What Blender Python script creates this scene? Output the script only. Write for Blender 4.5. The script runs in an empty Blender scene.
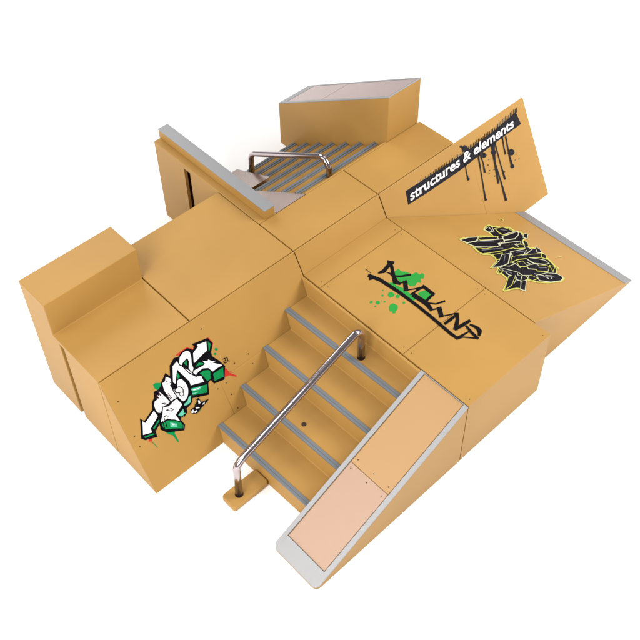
import bpy, bmesh, math, random
from mathutils import Vector, Matrix
from mathutils.geometry import tessellate_polygon

S = 0.06            # one model unit (the height of a box) is 6 cm
scene = bpy.context.scene
COL = scene.collection
H = 0.784           # height of the low platform in units

DECALS = {
 'ramp': [
  ('r','f',[(-1.3724,0.843),(-1.3128,0.8484),(-1.2511,0.8461),(-1.2078,0.8051),(-1.1936,0.835),(-1.0475,0.8133),(-1.0283,0.7496),(-1.048,0.7275),(-1.2812,0.8009)]),
  ('r','f',[(-1.8679,0.4142),(-1.8354,0.4059),(-1.8505,0.3851),(-1.8803,0.3916)]),
  ('r','f',[(-1.0396,0.5251),(-1.0145,0.5078),(-1.0068,0.4647),(-0.9557,0.4065),(-0.9667,0.4011),(-1.0165,0.4463),(-1.0526,0.4548),(-1.0709,0.4662)]),
  ('r','s',[(-1.0364,0.5092),(-0.9798,0.4452),(-1.0332,0.5116),(-0.9766,0.4476)]),
  ('g','f',[(-1.6412,0.7535),(-1.6173,0.7534),(-1.5753,0.7285),(-1.5983,0.6625),(-1.6232,0.6919),(-1.6438,0.7218)]),
  ('g','f',[(-1.7335,0.401),(-1.6357,0.3404),(-1.658,0.3239),(-1.6564,0.242),(-1.6676,0.2426),(-1.6803,0.318),(-1.7081,0.3473)]),
  ('r','s',[(-1.8657,0.3985),(-1.86,0.3638),(-1.8602,0.3986),(-1.8544,0.3639)]),
  ('g','s',[(-1.8579,0.3789),(-1.8398,0.3115),(-1.8524,0.3796),(-1.8343,0.3122)]),
  ('g','f',[(-1.0131,0.6844),(-1.0208,0.6802),(-1.0294,0.6822),(-1.0384,0.6892),(-1.0413,0.6976),(-1.0387,0.7041),(-1.0287,0.7052),(-1.0197,0.7004),(-1.0141,0.6928)]),
  ('g','f',[(-1.0432,0.6599),(-1.0472,0.6559),(-1.057,0.6569),(-1.0635,0.6637),(-1.0668,0.6703),(-1.0646,0.6763),(-1.0565,0.6778),(-1.048,0.6739),(-1.0413,0.6661)]),
  ('g','f',[(-1.0811,0.6487),(-1.0877,0.6403),(-1.1039,0.6443),(-1.1161,0.655),(-1.1226,0.6682),(-1.1161,0.6766),(-1.1032,0.6789),(-1.0876,0.6734),(-1.0796,0.6605)]),
  ('k','f',[(-1.9214,0.4506),(-1.8568,0.591),(-1.8383,0.5517),(-1.7372,0.5918),(-1.7112,0.6425),(-1.6806,0.6614),(-1.6615,0.7029),(-1.6204,0.6969),(-1.5903,0.7079),(-1.5663,0.7346),(-1.508,0.7733),(-1.4839,0.7315),(-1.4486,0.8032),(-1.3905,0.8341),(-1.3496,0.8224),(-1.3119,0.8395),(-1.2509,0.8393),(-1.2141,0.8005),(-1.1895,0.8175),(-1.2039,0.8445),(-1.0556,0.813),(-1.0328,0.7523),(-1.0777,0.6978),(-1.0868,0.6659),(-1.0455,0.6012),(-1.0169,0.5336),(-1.0715,0.4422),(-1.1711,0.4666),(-1.1841,0.5095),(-1.2145,0.5009),(-1.2508,0.4143),(-1.3955,0.4744),(-1.4228,0.4417),(-1.4774,0.4304),(-1.4855,0.401),(-1.5243,0.3865),(-1.5422,0.4174),(-1.5616,0.3816),(-1.5478,0.3287),(-1.5744,0.2938),(-1.7087,0.3634),(-1.7493,0.4168),(-1.7355,0.4592),(-1.7937,0.4277),(-1.7974,0.3835),(-1.8976,0.4206)]),
  ('w','f',[(-1.1722,0.8209),(-1.0722,0.7974),(-1.1028,0.7252),(-1.1543,0.7188),(-1.2029,0.7089),(-1.2493,0.7008),(-1.2575,0.7127),(-1.2276,0.7809),(-1.1807,0.7967),(-1.1662,0.8027)]),
  ('k','s',[(-1.1657,0.8151),(-1.0787,0.7946),(-1.1064,0.7293),(-1.1559,0.7232),(-1.2046,0.7133),(-1.2476,0.7057),(-1.2524,0.7125),(-1.2239,0.7773),(-1.1784,0.7926),(-1.1607,0.7999),(-1.1657,0.8151),(-1.1787,0.8268),(-1.0657,0.8003),(-1.0993,0.7211),(-1.1528,0.7145),(-1.2013,0.7046),(-1.2509,0.6959),(-1.2627,0.7129),(-1.2312,0.7846),(-1.183,0.8008),(-1.1717,0.8055),(-1.1787,0.8268)]),
  ('g','f',[(-1.0653,0.7933),(-1.049,0.757),(-1.0894,0.7072),(-1.096,0.723)]),
  ('k','s',[(-1.0651,0.7877),(-1.0528,0.758),(-1.0889,0.7127),(-1.0924,0.7225),(-1.0651,0.7877),(-1.0655,0.7989),(-1.0453,0.7561),(-1.09,0.7017),(-1.0995,0.7236),(-1.0655,0.7989)]),
  ('g','f',[(-1.2678,0.6726),(-1.2125,0.6911),(-1.1823,0.6666),(-1.1702,0.6422),(-1.2189,0.6623)]),
  ('k','s',[(-1.2611,0.6729),(-1.2128,0.6869),(-1.1852,0.6646),(-1.1756,0.6472),(-1.2183,0.6658),(-1.2611,0.6729),(-1.2745,0.6723),(-1.2123,0.6952),(-1.1794,0.6686),(-1.1647,0.6372),(-1.2194,0.6588),(-1.2745,0.6723)]),
  ('w','f',[(-1.1846,0.6878),(-1.1414,0.6574),(-1.1282,0.6692),(-1.1058,0.6376),(-1.0656,0.615),(-1.0956,0.6134),(-1.0397,0.5649),(-1.0295,0.5486),(-1.075,0.5535),(-1.1415,0.5534),(-1.1608,0.5995),(-1.2052,0.624),(-1.2497,0.6217),(-1.2834,0.6098),(-1.3042,0.6407),(-1.3101,0.682),(-1.2829,0.6592),(-1.1919,0.6487),(-1.1752,0.6543)]),
  ('k','s',[(-1.1795,0.6807),(-1.1404,0.6517),(-1.1284,0.6624),(-1.1087,0.6345),(-1.0741,0.6171),(-1.1039,0.6164),(-1.0431,0.5624),(-1.0373,0.5536),(-1.0757,0.558),(-1.1387,0.5579),(-1.1573,0.6023),(-1.2048,0.6285),(-1.2514,0.6261),(-1.2821,0.6153),(-1.2999,0.6417),(-1.3058,0.6746),(-1.2842,0.655),(-1.1906,0.6441),(-1.1697,0.6511),(-1.1795,0.6807),(-1.1898,0.695),(-1.1424,0.6631),(-1.1279,0.6761),(-1.1029,0.6407),(-1.0571,0.6129),(-1.0872,0.6103),(-1.0362,0.5674),(-1.0218,0.5436),(-1.0744,0.5489),(-1.1443,0.5489),(-1.1643,0.5967),(-1.2055,0.6194),(-1.2481,0.6173),(-1.2848,0.6044),(-1.3085,0.6398),(-1.3144,0.6895),(-1.2816,0.6634),(-1.1932,0.6532),(-1.1806,0.6574),(-1.1898,0.695)]),
  ('w','f',[(-1.3708,0.7803),(-1.3432,0.817),(-1.2978,0.8332),(-1.2629,0.8277),(-1.2414,0.8011),(-1.2503,0.7555),(-1.2708,0.7091),(-1.2732,0.671),(-1.305,0.6392),(-1.318,0.6987),(-1.2915,0.7415),(-1.2913,0.7688),(-1.3358,0.7588),(-1.3541,0.7456),(-1.3712,0.7591)]),
  ('k','s',[(-1.3664,0.7783),(-1.34,0.8133),(-1.2967,0.8288),(-1.265,0.8237),(-1.2463,0.8006),(-1.2547,0.7574),(-1.2753,0.7108),(-1.2776,0.6734),(-1.3031,0.6466),(-1.3132,0.6973),(-1.287,0.7397),(-1.2868,0.7745),(-1.3382,0.7629),(-1.3546,0.7511),(-1.3667,0.7607),(-1.3664,0.7783),(-1.3752,0.7823),(-1.3463,0.8207),(-1.2989,0.8377),(-1.2609,0.8316),(-1.2366,0.8016),(-1.2459,0.7536),(-1.2663,0.7074),(-1.2687,0.6686),(-1.3069,0.6318),(-1.3227,0.7002),(-1.296,0.7433),(-1.2959,0.7632),(-1.3334,0.7548),(-1.3536,0.7401),(-1.3757,0.7575),(-1.3752,0.7823)]),
  ('g','f',[(-1.3361,0.7541),(-1.2979,0.767),(-1.3142,0.7161),(-1.3278,0.7323)]),
  ('k','s',[(-1.3321,0.7521),(-1.3016,0.7633),(-1.3155,0.7217),(-1.3251,0.7335),(-1.3321,0.7521),(-1.3401,0.7562),(-1.2943,0.7707),(-1.3129,0.7105),(-1.3305,0.7312),(-1.3401,0.7562)]),
  ('g','f',[(-1.255,0.612),(-1.2053,0.6131),(-1.1648,0.592),(-1.1498,0.5726),(-1.1795,0.5126),(-1.2195,0.5156),(-1.229,0.5538),(-1.2378,0.5843)]),
  ('k','s',[(-1.2474,0.6077),(-1.2056,0.6086),(-1.1675,0.5887),(-1.1552,0.5728),(-1.1827,0.5173),(-1.216,0.5198),(-1.2246,0.5541),(-1.2336,0.5855),(-1.2474,0.6077),(-1.2625,0.6163),(-1.2049,0.6175),(-1.1621,0.5953),(-1.1443,0.5724),(-1.1763,0.5079),(-1.223,0.5114),(-1.2335,0.5534),(-1.2421,0.5832),(-1.2625,0.6163)]),
  ('g','f',[(-1.1463,0.5443),(-1.0326,0.5384),(-1.0661,0.4618),(-1.1614,0.4789)]),
  ('k','s',[(-1.1424,0.5396),(-1.0393,0.5346),(-1.0694,0.4669),(-1.1556,0.4824),(-1.1424,0.5396),(-1.1502,0.549),(-1.0259,0.5422),(-1.0629,0.4567),(-1.1672,0.4755),(-1.1502,0.549)]),
  ('w','f',[(-1.2842,0.6083),(-1.2408,0.5832),(-1.2384,0.5234),(-1.3651,0.5674),(-1.3601,0.6061),(-1.3856,0.6668),(-1.407,0.7381),(-1.4719,0.647),(-1.4886,0.6772),(-1.4323,0.7889),(-1.3754,0.8046),(-1.3696,0.7581),(-1.3544,0.7409),(-1.322,0.6913)]),
  ('k','s',[(-1.2876,0.6055),(-1.2452,0.581),(-1.2432,0.5296),(-1.3601,0.5701),(-1.3554,0.606),(-1.3814,0.6676),(-1.4059,0.7457),(-1.4718,0.6548),(-1.4836,0.6767),(-1.4289,0.7852),(-1.3791,0.7989),(-1.3738,0.7568),(-1.3579,0.7387),(-1.3259,0.6898),(-1.2876,0.6055),(-1.2808,0.6111),(-1.2363,0.5853),(-1.2335,0.5172),(-1.3701,0.5647),(-1.3647,0.6062),(-1.3898,0.666),(-1.408,0.7305),(-1.472,0.6391),(-1.4936,0.6778),(-1.4356,0.7927),(-1.3717,0.8102),(-1.3653,0.7594),(-1.3509,0.7431),(-1.318,0.6929),(-1.2808,0.6111)]),
  ('k','s',[(-1.4161,0.7229),(-1.3897,0.6757),(-1.3693,0.6068),(-1.4089,0.7259),(-1.3819,0.6778),(-1.3611,0.6078)]),
  ('k','s',[(-1.3615,0.7439),(-1.334,0.665),(-1.2865,0.5988),(-1.3525,0.7455),(-1.3255,0.668),(-1.2789,0.6033)]),
  ('g','f',[(-1.3732,0.5545),(-1.2207,0.4982),(-1.2568,0.4349),(-1.3853,0.49)]),
  ('k','s',[(-1.3695,0.5487),(-1.2276,0.4962),(-1.2593,0.4406),(-1.3801,0.4923),(-1.3695,0.5487),(-1.3768,0.5604),(-1.2139,0.5002),(-1.2544,0.4293),(-1.3905,0.4876),(-1.3768,0.5604)]),
  ('t','f',[(-1.3713,0.5433),(-1.2769,0.5115),(-1.3073,0.4975),(-1.3726,0.5241)]),
  ('w','f',[(-1.3624,0.5326),(-1.2953,0.5091),(-1.3105,0.5086),(-1.3568,0.522)]),
  ('t','f',[(-1.3799,0.5106),(-1.3226,0.4902),(-1.3309,0.4854),(-1.3797,0.4984)]),
  ('k','s',[(-1.0146,0.5898),(-1.0062,0.5894),(-0.9977,0.5887),(-0.9937,0.5873),(-0.9927,0.5849),(-0.9931,0.5799),(-0.9952,0.5764),(-1.0011,0.5752),(-1.0108,0.5751),(-1.0193,0.5729),(-1.0181,0.5645),(-1.0127,0.5566),(-1.0057,0.5506),(-0.997,0.5486),(-0.9881,0.5488),(-0.9801,0.5491),(-1.0155,0.5962),(-1.007,0.5957),(-0.9975,0.595),(-0.9889,0.5921),(-0.9859,0.5846),(-0.9866,0.5769),(-0.9904,0.5706),(-0.9991,0.5688),(-1.0087,0.5687),(-1.012,0.5678),(-1.0117,0.5658),(-1.0079,0.5603),(-1.0034,0.5564),(-0.9976,0.5551),(-0.9896,0.5552),(-0.9817,0.5555)]),
  ('k','s',[(-0.9804,0.5921),(-0.9735,0.5738),(-0.9844,0.5629),(-0.965,0.5435),(-0.9741,0.5932),(-0.9659,0.5712),(-0.9751,0.562),(-0.9606,0.5474)]),
  ('k','s',[(-1.1259,0.6712),(-1.1706,0.6978),(-1.124,0.711),(-1.1211,0.7021),(-1.1676,0.7018),(-1.1286,0.6661),(-1.1824,0.6997),(-1.1201,0.7191),(-1.1126,0.6959),(-1.1664,0.6956)]),
  ('w','f',[(-1.4419,0.672),(-1.431,0.6723),(-1.4184,0.6688),(-1.4076,0.6615),(-1.3996,0.6488),(-1.3935,0.6323),(-1.3891,0.6159),(-1.3865,0.6009),(-1.3858,0.586),(-1.3869,0.5718),(-1.39,0.5585),(-1.3949,0.5459),(-1.4015,0.534),(-1.4098,0.5218),(-1.4197,0.5102),(-1.4316,0.5016),(-1.4468,0.4956),(-1.4639,0.4925),(-1.4782,0.4955),(-1.4874,0.5074),(-1.4939,0.5252),(-1.4999,0.5439),(-1.5069,0.5628),(-1.5134,0.5826),(-1.5173,0.5994),(-1.5177,0.6125),(-1.5156,0.6226),(-1.5106,0.6292),(-1.5015,0.6296),(-1.4896,0.6265),(-1.4791,0.6261),(-1.4719,0.6315),(-1.4662,0.6398),(-1.4605,0.6482),(-1.4548,0.6573),(-1.4492,0.6666)]),
  ('k','s',[(-1.4397,0.6677),(-1.4308,0.6679),(-1.4198,0.6649),(-1.4107,0.6587),(-1.4036,0.6475),(-1.3978,0.6317),(-1.3935,0.6157),(-1.391,0.6011),(-1.3903,0.5868),(-1.3914,0.5732),(-1.3943,0.5605),(-1.3991,0.5484),(-1.4055,0.5367),(-1.4136,0.5249),(-1.4231,0.5138),(-1.4343,0.5056),(-1.4487,0.4999),(-1.4646,0.4971),(-1.4761,0.4995),(-1.4835,0.509),(-1.4897,0.526),(-1.4957,0.5446),(-1.5027,0.5636),(-1.5092,0.5831),(-1.5129,0.5993),(-1.5133,0.6114),(-1.5114,0.6203),(-1.5079,0.6249),(-1.5012,0.6252),(-1.4895,0.6221),(-1.4771,0.6216),(-1.4684,0.6282),(-1.4624,0.6369),(-1.4566,0.6454),(-1.4509,0.6546),(-1.4456,0.6633),(-1.4397,0.6677),(-1.444,0.6763),(-1.4312,0.6767),(-1.417,0.6728),(-1.4045,0.6643),(-1.3956,0.6502),(-1.3892,0.6329),(-1.3847,0.6161),(-1.3821,0.6006),(-1.3813,0.5852),(-1.3824,0.5704),(-1.3856,0.5566),(-1.3907,0.5435),(-1.3976,0.5312),(-1.406,0.5187),(-1.4164,0.5067),(-1.4289,0.4976),(-1.4449,0.4912),(-1.4632,0.488),(-1.4803,0.4916),(-1.4913,0.5057),(-1.4981,0.5245),(-1.5041,0.5431),(-1.5111,0.562),(-1.5177,0.5821),(-1.5217,0.5996),(-1.5222,0.6135),(-1.5197,0.625),(-1.5133,0.6334),(-1.5017,0.634),(-1.4896,0.6308),(-1.4811,0.6305),(-1.4754,0.6348),(-1.47,0.6426),(-1.4643,0.651),(-1.4587,0.66),(-1.4528,0.6698),(-1.444,0.6763)]),
  ('g','f',[(-1.4149,0.7251),(-1.4059,0.6858),(-1.4187,0.6727),(-1.4377,0.6762),(-1.4428,0.6878)]),
  ('k','s',[(-1.4159,0.7199),(-1.4093,0.6871),(-1.4201,0.676),(-1.4357,0.6788),(-1.4392,0.687),(-1.4159,0.7199),(-1.414,0.7304),(-1.4024,0.6845),(-1.4172,0.6693),(-1.4397,0.6735),(-1.4464,0.6886),(-1.414,0.7304)]),
  ('w','f',[(-1.4982,0.617),(-1.4874,0.6208),(-1.4721,0.6221),(-1.4587,0.6199),(-1.4488,0.6127),(-1.4408,0.602),(-1.4357,0.5917),(-1.4345,0.5826),(-1.4362,0.5738),(-1.4396,0.5669),(-1.4447,0.5614),(-1.4515,0.5577),(-1.4589,0.5578),(-1.4672,0.5641),(-1.4761,0.574),(-1.4838,0.5823),(-1.4898,0.5858),(-1.4947,0.5877),(-1.498,0.5913),(-1.5005,0.5995),(-1.5016,0.6095)]),
  ('k','s',[(-1.495,0.6136),(-1.4859,0.6167),(-1.4716,0.6179),(-1.4598,0.616),(-1.4516,0.61),(-1.4443,0.6003),(-1.4398,0.5911),(-1.4387,0.5834),(-1.4402,0.5757),(-1.4433,0.5696),(-1.4476,0.5649),(-1.4531,0.5619),(-1.458,0.5619),(-1.4646,0.5669),(-1.4732,0.5765),(-1.4815,0.5854),(-1.4886,0.5895),(-1.4926,0.5911),(-1.4943,0.5929),(-1.4964,0.5997),(-1.4973,0.6083),(-1.495,0.6136),(-1.5015,0.6205),(-1.4889,0.6249),(-1.4726,0.6263),(-1.4575,0.6238),(-1.4461,0.6154),(-1.4373,0.6037),(-1.4317,0.5923),(-1.4302,0.5818),(-1.4321,0.5719),(-1.436,0.5641),(-1.4417,0.5579),(-1.4498,0.5535),(-1.4597,0.5536),(-1.4698,0.5612),(-1.479,0.5716),(-1.4861,0.5792),(-1.4911,0.5821),(-1.4967,0.5842),(-1.5016,0.5897),(-1.5047,0.5993),(-1.5059,0.6108),(-1.5015,0.6205)]),
  ('w','f',[(-1.4718,0.5746),(-1.4647,0.574),(-1.456,0.5709),(-1.4495,0.5663),(-1.4461,0.5597),(-1.4448,0.5517),(-1.4464,0.5455),(-1.4522,0.5418),(-1.4607,0.5398),(-1.4682,0.5406),(-1.4735,0.5455),(-1.4777,0.553),(-1.4797,0.56),(-1.479,0.5661),(-1.4762,0.5716)]),
  ('k','s',[(-1.4705,0.5714),(-1.4649,0.5709),(-1.4571,0.5681),(-1.4518,0.5644),(-1.4491,0.5592),(-1.4481,0.5524),(-1.4492,0.5477),(-1.4538,0.5447),(-1.4615,0.543),(-1.4672,0.5436),(-1.4711,0.5472),(-1.4748,0.5538),(-1.4765,0.5597),(-1.4759,0.5647),(-1.4736,0.5693),(-1.4705,0.5714),(-1.4731,0.5778),(-1.4645,0.5771),(-1.455,0.5736),(-1.4472,0.5682),(-1.4431,0.5602),(-1.4416,0.5511),(-1.4435,0.5433),(-1.4505,0.5388),(-1.46,0.5367),(-1.4691,0.5376),(-1.4759,0.5438),(-1.4806,0.5522),(-1.4829,0.5602),(-1.4821,0.5674),(-1.4788,0.5739),(-1.4731,0.5778)]),
  ('w','f',[(-1.5711,0.7248),(-1.5428,0.7254),(-1.5196,0.7543),(-1.4865,0.7169),(-1.4934,0.6817),(-1.511,0.6632),(-1.5139,0.6057),(-1.5034,0.5462),(-1.5361,0.5561),(-1.5723,0.5539),(-1.5801,0.6227),(-1.5835,0.6714)]),
  ('k','s',[(-1.5675,0.7206),(-1.5402,0.7211),(-1.519,0.7476),(-1.4913,0.7162),(-1.4976,0.6842),(-1.5153,0.6655),(-1.5183,0.6062),(-1.5089,0.5522),(-1.5363,0.5605),(-1.5685,0.5586),(-1.5757,0.6224),(-1.5791,0.6703),(-1.5675,0.7206),(-1.5747,0.7291),(-1.5454,0.7297),(-1.5202,0.7611),(-1.4817,0.7176),(-1.4893,0.6792),(-1.5066,0.6609),(-1.5094,0.6053),(-1.498,0.5401),(-1.5359,0.5516),(-1.5761,0.5492),(-1.5844,0.623),(-1.5879,0.6724),(-1.5747,0.7291)]),
  ('k','f',[(-1.5216,0.7037),(-1.5252,0.702),(-1.5303,0.7029),(-1.5341,0.7065),(-1.5354,0.7099),(-1.5345,0.7138),(-1.5296,0.7149),(-1.5247,0.7125),(-1.5221,0.7081)]),
  ('k','s',[(-1.5093,0.6836),(-1.4829,0.6816),(-1.5099,0.6897),(-1.4835,0.6878)]),
  ('k','s',[(-1.5189,0.6729),(-1.5012,0.6239),(-1.5072,0.6753),(-1.4894,0.6263)]),
  ('k','s',[(-1.5766,0.6284),(-1.565,0.5753),(-1.5705,0.6288),(-1.5589,0.5757)]),
  ('k','s',[(-1.5648,0.6277),(-1.5528,0.5717),(-1.5587,0.628),(-1.5467,0.572)]),
  ('t','f',[(-1.4231,0.5048),(-1.3868,0.5073),(-1.4194,0.4523),(-1.4592,0.4504),(-1.4912,0.4625),(-1.484,0.4794),(-1.4455,0.4847)]),
  ('k','s',[(-1.4207,0.5004),(-1.3933,0.5035),(-1.4225,0.4567),(-1.4592,0.4549),(-1.4851,0.4647),(-1.4806,0.4753),(-1.443,0.4804),(-1.4207,0.5004),(-1.4255,0.5091),(-1.3804,0.5112),(-1.4164,0.4479),(-1.4592,0.4458),(-1.4973,0.4604),(-1.4874,0.4836),(-1.448,0.489),(-1.4255,0.5091)]),
  ('w','f',[(-1.6899,0.641),(-1.6656,0.6397),(-1.6626,0.6841),(-1.6551,0.6809),(-1.64,0.6611),(-1.6236,0.691),(-1.6021,0.6453),(-1.5862,0.597),(-1.5742,0.5551),(-1.6057,0.5525),(-1.6534,0.5512),(-1.6861,0.5257),(-1.7091,0.5433),(-1.7183,0.5723),(-1.7117,0.6147)]),
  ('k','s',[(-1.6875,0.6366),(-1.6615,0.6352),(-1.6587,0.678),(-1.6575,0.6775),(-1.639,0.6533),(-1.6236,0.6833),(-1.6061,0.6443),(-1.5904,0.5963),(-1.5797,0.5591),(-1.6067,0.5569),(-1.6555,0.5555),(-1.6866,0.5312),(-1.7054,0.5456),(-1.7138,0.572),(-1.7076,0.6124),(-1.6875,0.6366),(-1.6922,0.6455),(-1.6697,0.6442),(-1.6666,0.6901),(-1.6527,0.6843),(-1.6409,0.669),(-1.6236,0.6988),(-1.598,0.6463),(-1.5821,0.5976),(-1.5686,0.5511),(-1.6048,0.5482),(-1.6513,0.5468),(-1.6855,0.5201),(-1.7127,0.541),(-1.7227,0.5727),(-1.7158,0.617),(-1.6922,0.6455)]),
  ('d','f',[(-1.6633,0.6828),(-1.6503,0.6762),(-1.645,0.6349),(-1.6598,0.6419)]),
  ('d','f',[(-1.6346,0.6846),(-1.6236,0.6826),(-1.621,0.6448),(-1.6303,0.6482)]),
  ('k','f',[(-1.6484,0.5947),(-1.6197,0.5787),(-1.5988,0.548),(-1.6272,0.5614)]),
  ('w','f',[(-1.6373,0.5807),(-1.619,0.5714),(-1.6106,0.5574),(-1.6255,0.5645)]),
  ('w','f',[(-1.6528,0.561),(-1.6032,0.5398),(-1.5546,0.551),(-1.5152,0.5537),(-1.4905,0.4811),(-1.5793,0.4407),(-1.5709,0.3892),(-1.569,0.3661),(-1.6584,0.4559),(-1.6964,0.4553),(-1.7287,0.4682),(-1.6892,0.5063)]),
  ('k','s',[(-1.6507,0.5556),(-1.603,0.5352),(-1.5533,0.5466),(-1.518,0.5491),(-1.4959,0.4838),(-1.5842,0.4437),(-1.5753,0.3894),(-1.5727,0.374),(-1.6571,0.4603),(-1.6963,0.4597),(-1.7212,0.4693),(-1.6856,0.5032),(-1.6507,0.5556),(-1.6548,0.5663),(-1.6035,0.5444),(-1.556,0.5554),(-1.5123,0.5584),(-1.4851,0.4783),(-1.5745,0.4377),(-1.5665,0.389),(-1.5652,0.3583),(-1.6596,0.4514),(-1.6965,0.4508),(-1.7362,0.467),(-1.6927,0.5094),(-1.6548,0.5663)]),
  ('k','f',[(-1.643,0.5273),(-1.5902,0.5116),(-1.5755,0.49),(-1.603,0.4882),(-1.6291,0.5096)]),
  ('w','f',[(-1.625,0.5172),(-1.593,0.5066),(-1.5849,0.4953),(-1.6023,0.4964)]),
  ('k','s',[(-1.6833,0.4801),(-1.6605,0.4839),(-1.6455,0.468),(-1.6859,0.4883),(-1.6585,0.4929),(-1.64,0.4732)]),
  ('g','f',[(-1.7273,0.4587),(-1.6618,0.4495),(-1.6131,0.4172),(-1.5683,0.3674),(-1.5589,0.3314),(-1.5742,0.3084),(-1.639,0.3519),(-1.725,0.3993)]),
  ('k','s',[(-1.7228,0.4537),(-1.6628,0.4453),(-1.6156,0.414),(-1.5723,0.3658),(-1.5637,0.3329),(-1.576,0.3145),(-1.6372,0.3556),(-1.7208,0.4016),(-1.7228,0.4537),(-1.7319,0.4637),(-1.6609,0.4538),(-1.6105,0.4204),(-1.5643,0.3691),(-1.554,0.3299),(-1.5725,0.3022),(-1.6408,0.3481),(-1.7293,0.3969),(-1.7319,0.4637)]),
  ('t','f',[(-1.6531,0.4221),(-1.6059,0.3777),(-1.6145,0.3529),(-1.6669,0.388)]),
  ('w','f',[(-1.6461,0.4088),(-1.6217,0.3838),(-1.6433,0.3878)]),
  ('k','s',[(-1.6841,0.4783),(-1.6986,0.3971),(-1.677,0.4759),(-1.6915,0.3946)]),
  ('k','s',[(-1.7081,0.4686),(-1.721,0.3992),(-1.7011,0.4661),(-1.7139,0.3967)]),
  ('k','s',[(-1.5707,0.3514),(-1.5872,0.3151),(-1.5658,0.3485),(-1.5823,0.3122)]),
  ('w','f',[(-1.9015,0.4668),(-1.85,0.5702),(-1.8355,0.5435),(-1.7268,0.5839),(-1.717,0.5204),(-1.8126,0.4728),(-1.82,0.4374)]),
  ('k','s',[(-1.8954,0.469),(-1.8496,0.5624),(-1.837,0.5381),(-1.7301,0.5778),(-1.7217,0.5232),(-1.8165,0.4761),(-1.8234,0.443),(-1.8954,0.469),(-1.9077,0.4646),(-1.8504,0.578),(-1.8339,0.549),(-1.7234,0.5899),(-1.7122,0.5175),(-1.8088,0.4695),(-1.8166,0.4317),(-1.9077,0.4646)]),
  ('g','f',[(-1.8038,0.4669),(-1.7221,0.5024),(-1.7201,0.4839),(-1.7992,0.4466)]),
  ('k','s',[(-1.7998,0.4645),(-1.725,0.4971),(-1.7239,0.4864),(-1.7969,0.4519),(-1.7998,0.4645),(-1.8079,0.4693),(-1.7192,0.5078),(-1.7163,0.4815),(-1.8015,0.4413),(-1.8079,0.4693)]),
  ('g','f',[(-1.9003,0.4557),(-1.8254,0.4376),(-1.7963,0.4128),(-1.8931,0.4354)]),
  ('k','s',[(-1.8952,0.451),(-1.8267,0.4343),(-1.8024,0.4159),(-1.8906,0.4383),(-1.8952,0.451),(-1.9054,0.4604),(-1.8242,0.4409),(-1.7902,0.4096),(-1.8956,0.4324),(-1.9054,0.4604)]),
  ('t','f',[(-1.5744,0.4323),(-1.5004,0.4556),(-1.5078,0.4171),(-1.4938,0.4035),(-1.5499,0.4014)]),
  ('k','s',[(-1.5671,0.4297),(-1.5053,0.45),(-1.5126,0.4161),(-1.5018,0.4068),(-1.5483,0.406),(-1.5671,0.4297),(-1.5816,0.4349),(-1.4955,0.4611),(-1.5029,0.418),(-1.4859,0.4003),(-1.5515,0.3968),(-1.5816,0.4349)]),
  ('k','f',[(-1.4597,0.3956),(-1.4438,0.407),(-1.4116,0.4034),(-1.3959,0.4237),(-1.3762,0.4239),(-1.3659,0.4521),(-1.347,0.4464),(-1.3398,0.4048),(-1.2716,0.3891),(-1.2922,0.3783),(-1.3481,0.3664),(-1.3697,0.3629),(-1.4125,0.3472),(-1.4548,0.3684)]),
  ('w','f',[(-1.4595,0.3824),(-1.4481,0.3946),(-1.4329,0.3956),(-1.4301,0.3828),(-1.4468,0.3697)]),
  ('w','f',[(-1.4062,0.3999),(-1.3781,0.3838),(-1.3743,0.3725),(-1.406,0.3867)]),
  ('w','f',[(-1.3611,0.4338),(-1.3493,0.4283),(-1.3506,0.403),(-1.3695,0.4044)]),
  ('w','f',[(-1.4291,0.3756),(-1.404,0.3722),(-1.4074,0.3613),(-1.4321,0.3609)]),
  ('w','f',[(-1.3449,0.3862),(-1.3106,0.3902),(-1.3197,0.3807),(-1.3403,0.381)]),
  ('g','s',[(-1.3774,0.3618),(-1.3957,0.3487),(-1.3739,0.3574),(-1.3922,0.3444)]),
 ],
 'deck': [
  ('G','f',[(0.5965,-0.6385),(0.6055,-0.6377),(0.6142,-0.6425),(0.6232,-0.6462),(0.6344,-0.6443),(0.6459,-0.6414),(0.654,-0.6432),(0.6551,-0.6538),(0.6527,-0.6692),(0.6533,-0.6839),(0.6609,-0.6959),(0.6715,-0.7072),(0.6799,-0.7183),(0.6836,-0.73),(0.685,-0.7416),(0.6866,-0.7516),(0.6876,-0.7594),(0.6887,-0.7657),(0.6939,-0.7711),(0.7073,-0.7746),(0.7248,-0.7771),(0.7376,-0.7826),(0.7405,-0.7945),(0.7387,-0.8094),(0.7396,-0.8202),(0.7473,-0.8225),(0.7578,-0.8209),(0.7657,-0.822),(0.7699,-0.8288),(0.7715,-0.8382),(0.7686,-0.848),(0.7584,-0.8595),(0.7437,-0.8713),(0.731,-0.8778),(0.7238,-0.8732),(0.7186,-0.8634),(0.7117,-0.8593),(0.7004,-0.8685),(0.6874,-0.8834),(0.6762,-0.8923),(0.6698,-0.888),(0.6652,-0.8776),(0.6574,-0.8708),(0.6433,-0.8737),(0.6261,-0.8802),(0.6107,-0.8821),(0.5978,-0.8759),(0.5867,-0.8652),(0.5798,-0.8526),(0.5809,-0.8381),(0.5862,-0.8217),(0.5868,-0.8068),(0.5767,-0.7957),(0.562,-0.7862),(0.5525,-0.7739),(0.5536,-0.7554),(0.56,-0.7341),(0.5651,-0.7154),(0.5653,-0.7025),(0.5642,-0.6922),(0.5663,-0.6811),(0.5744,-0.6657),(0.5856,-0.6493)]),
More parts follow.
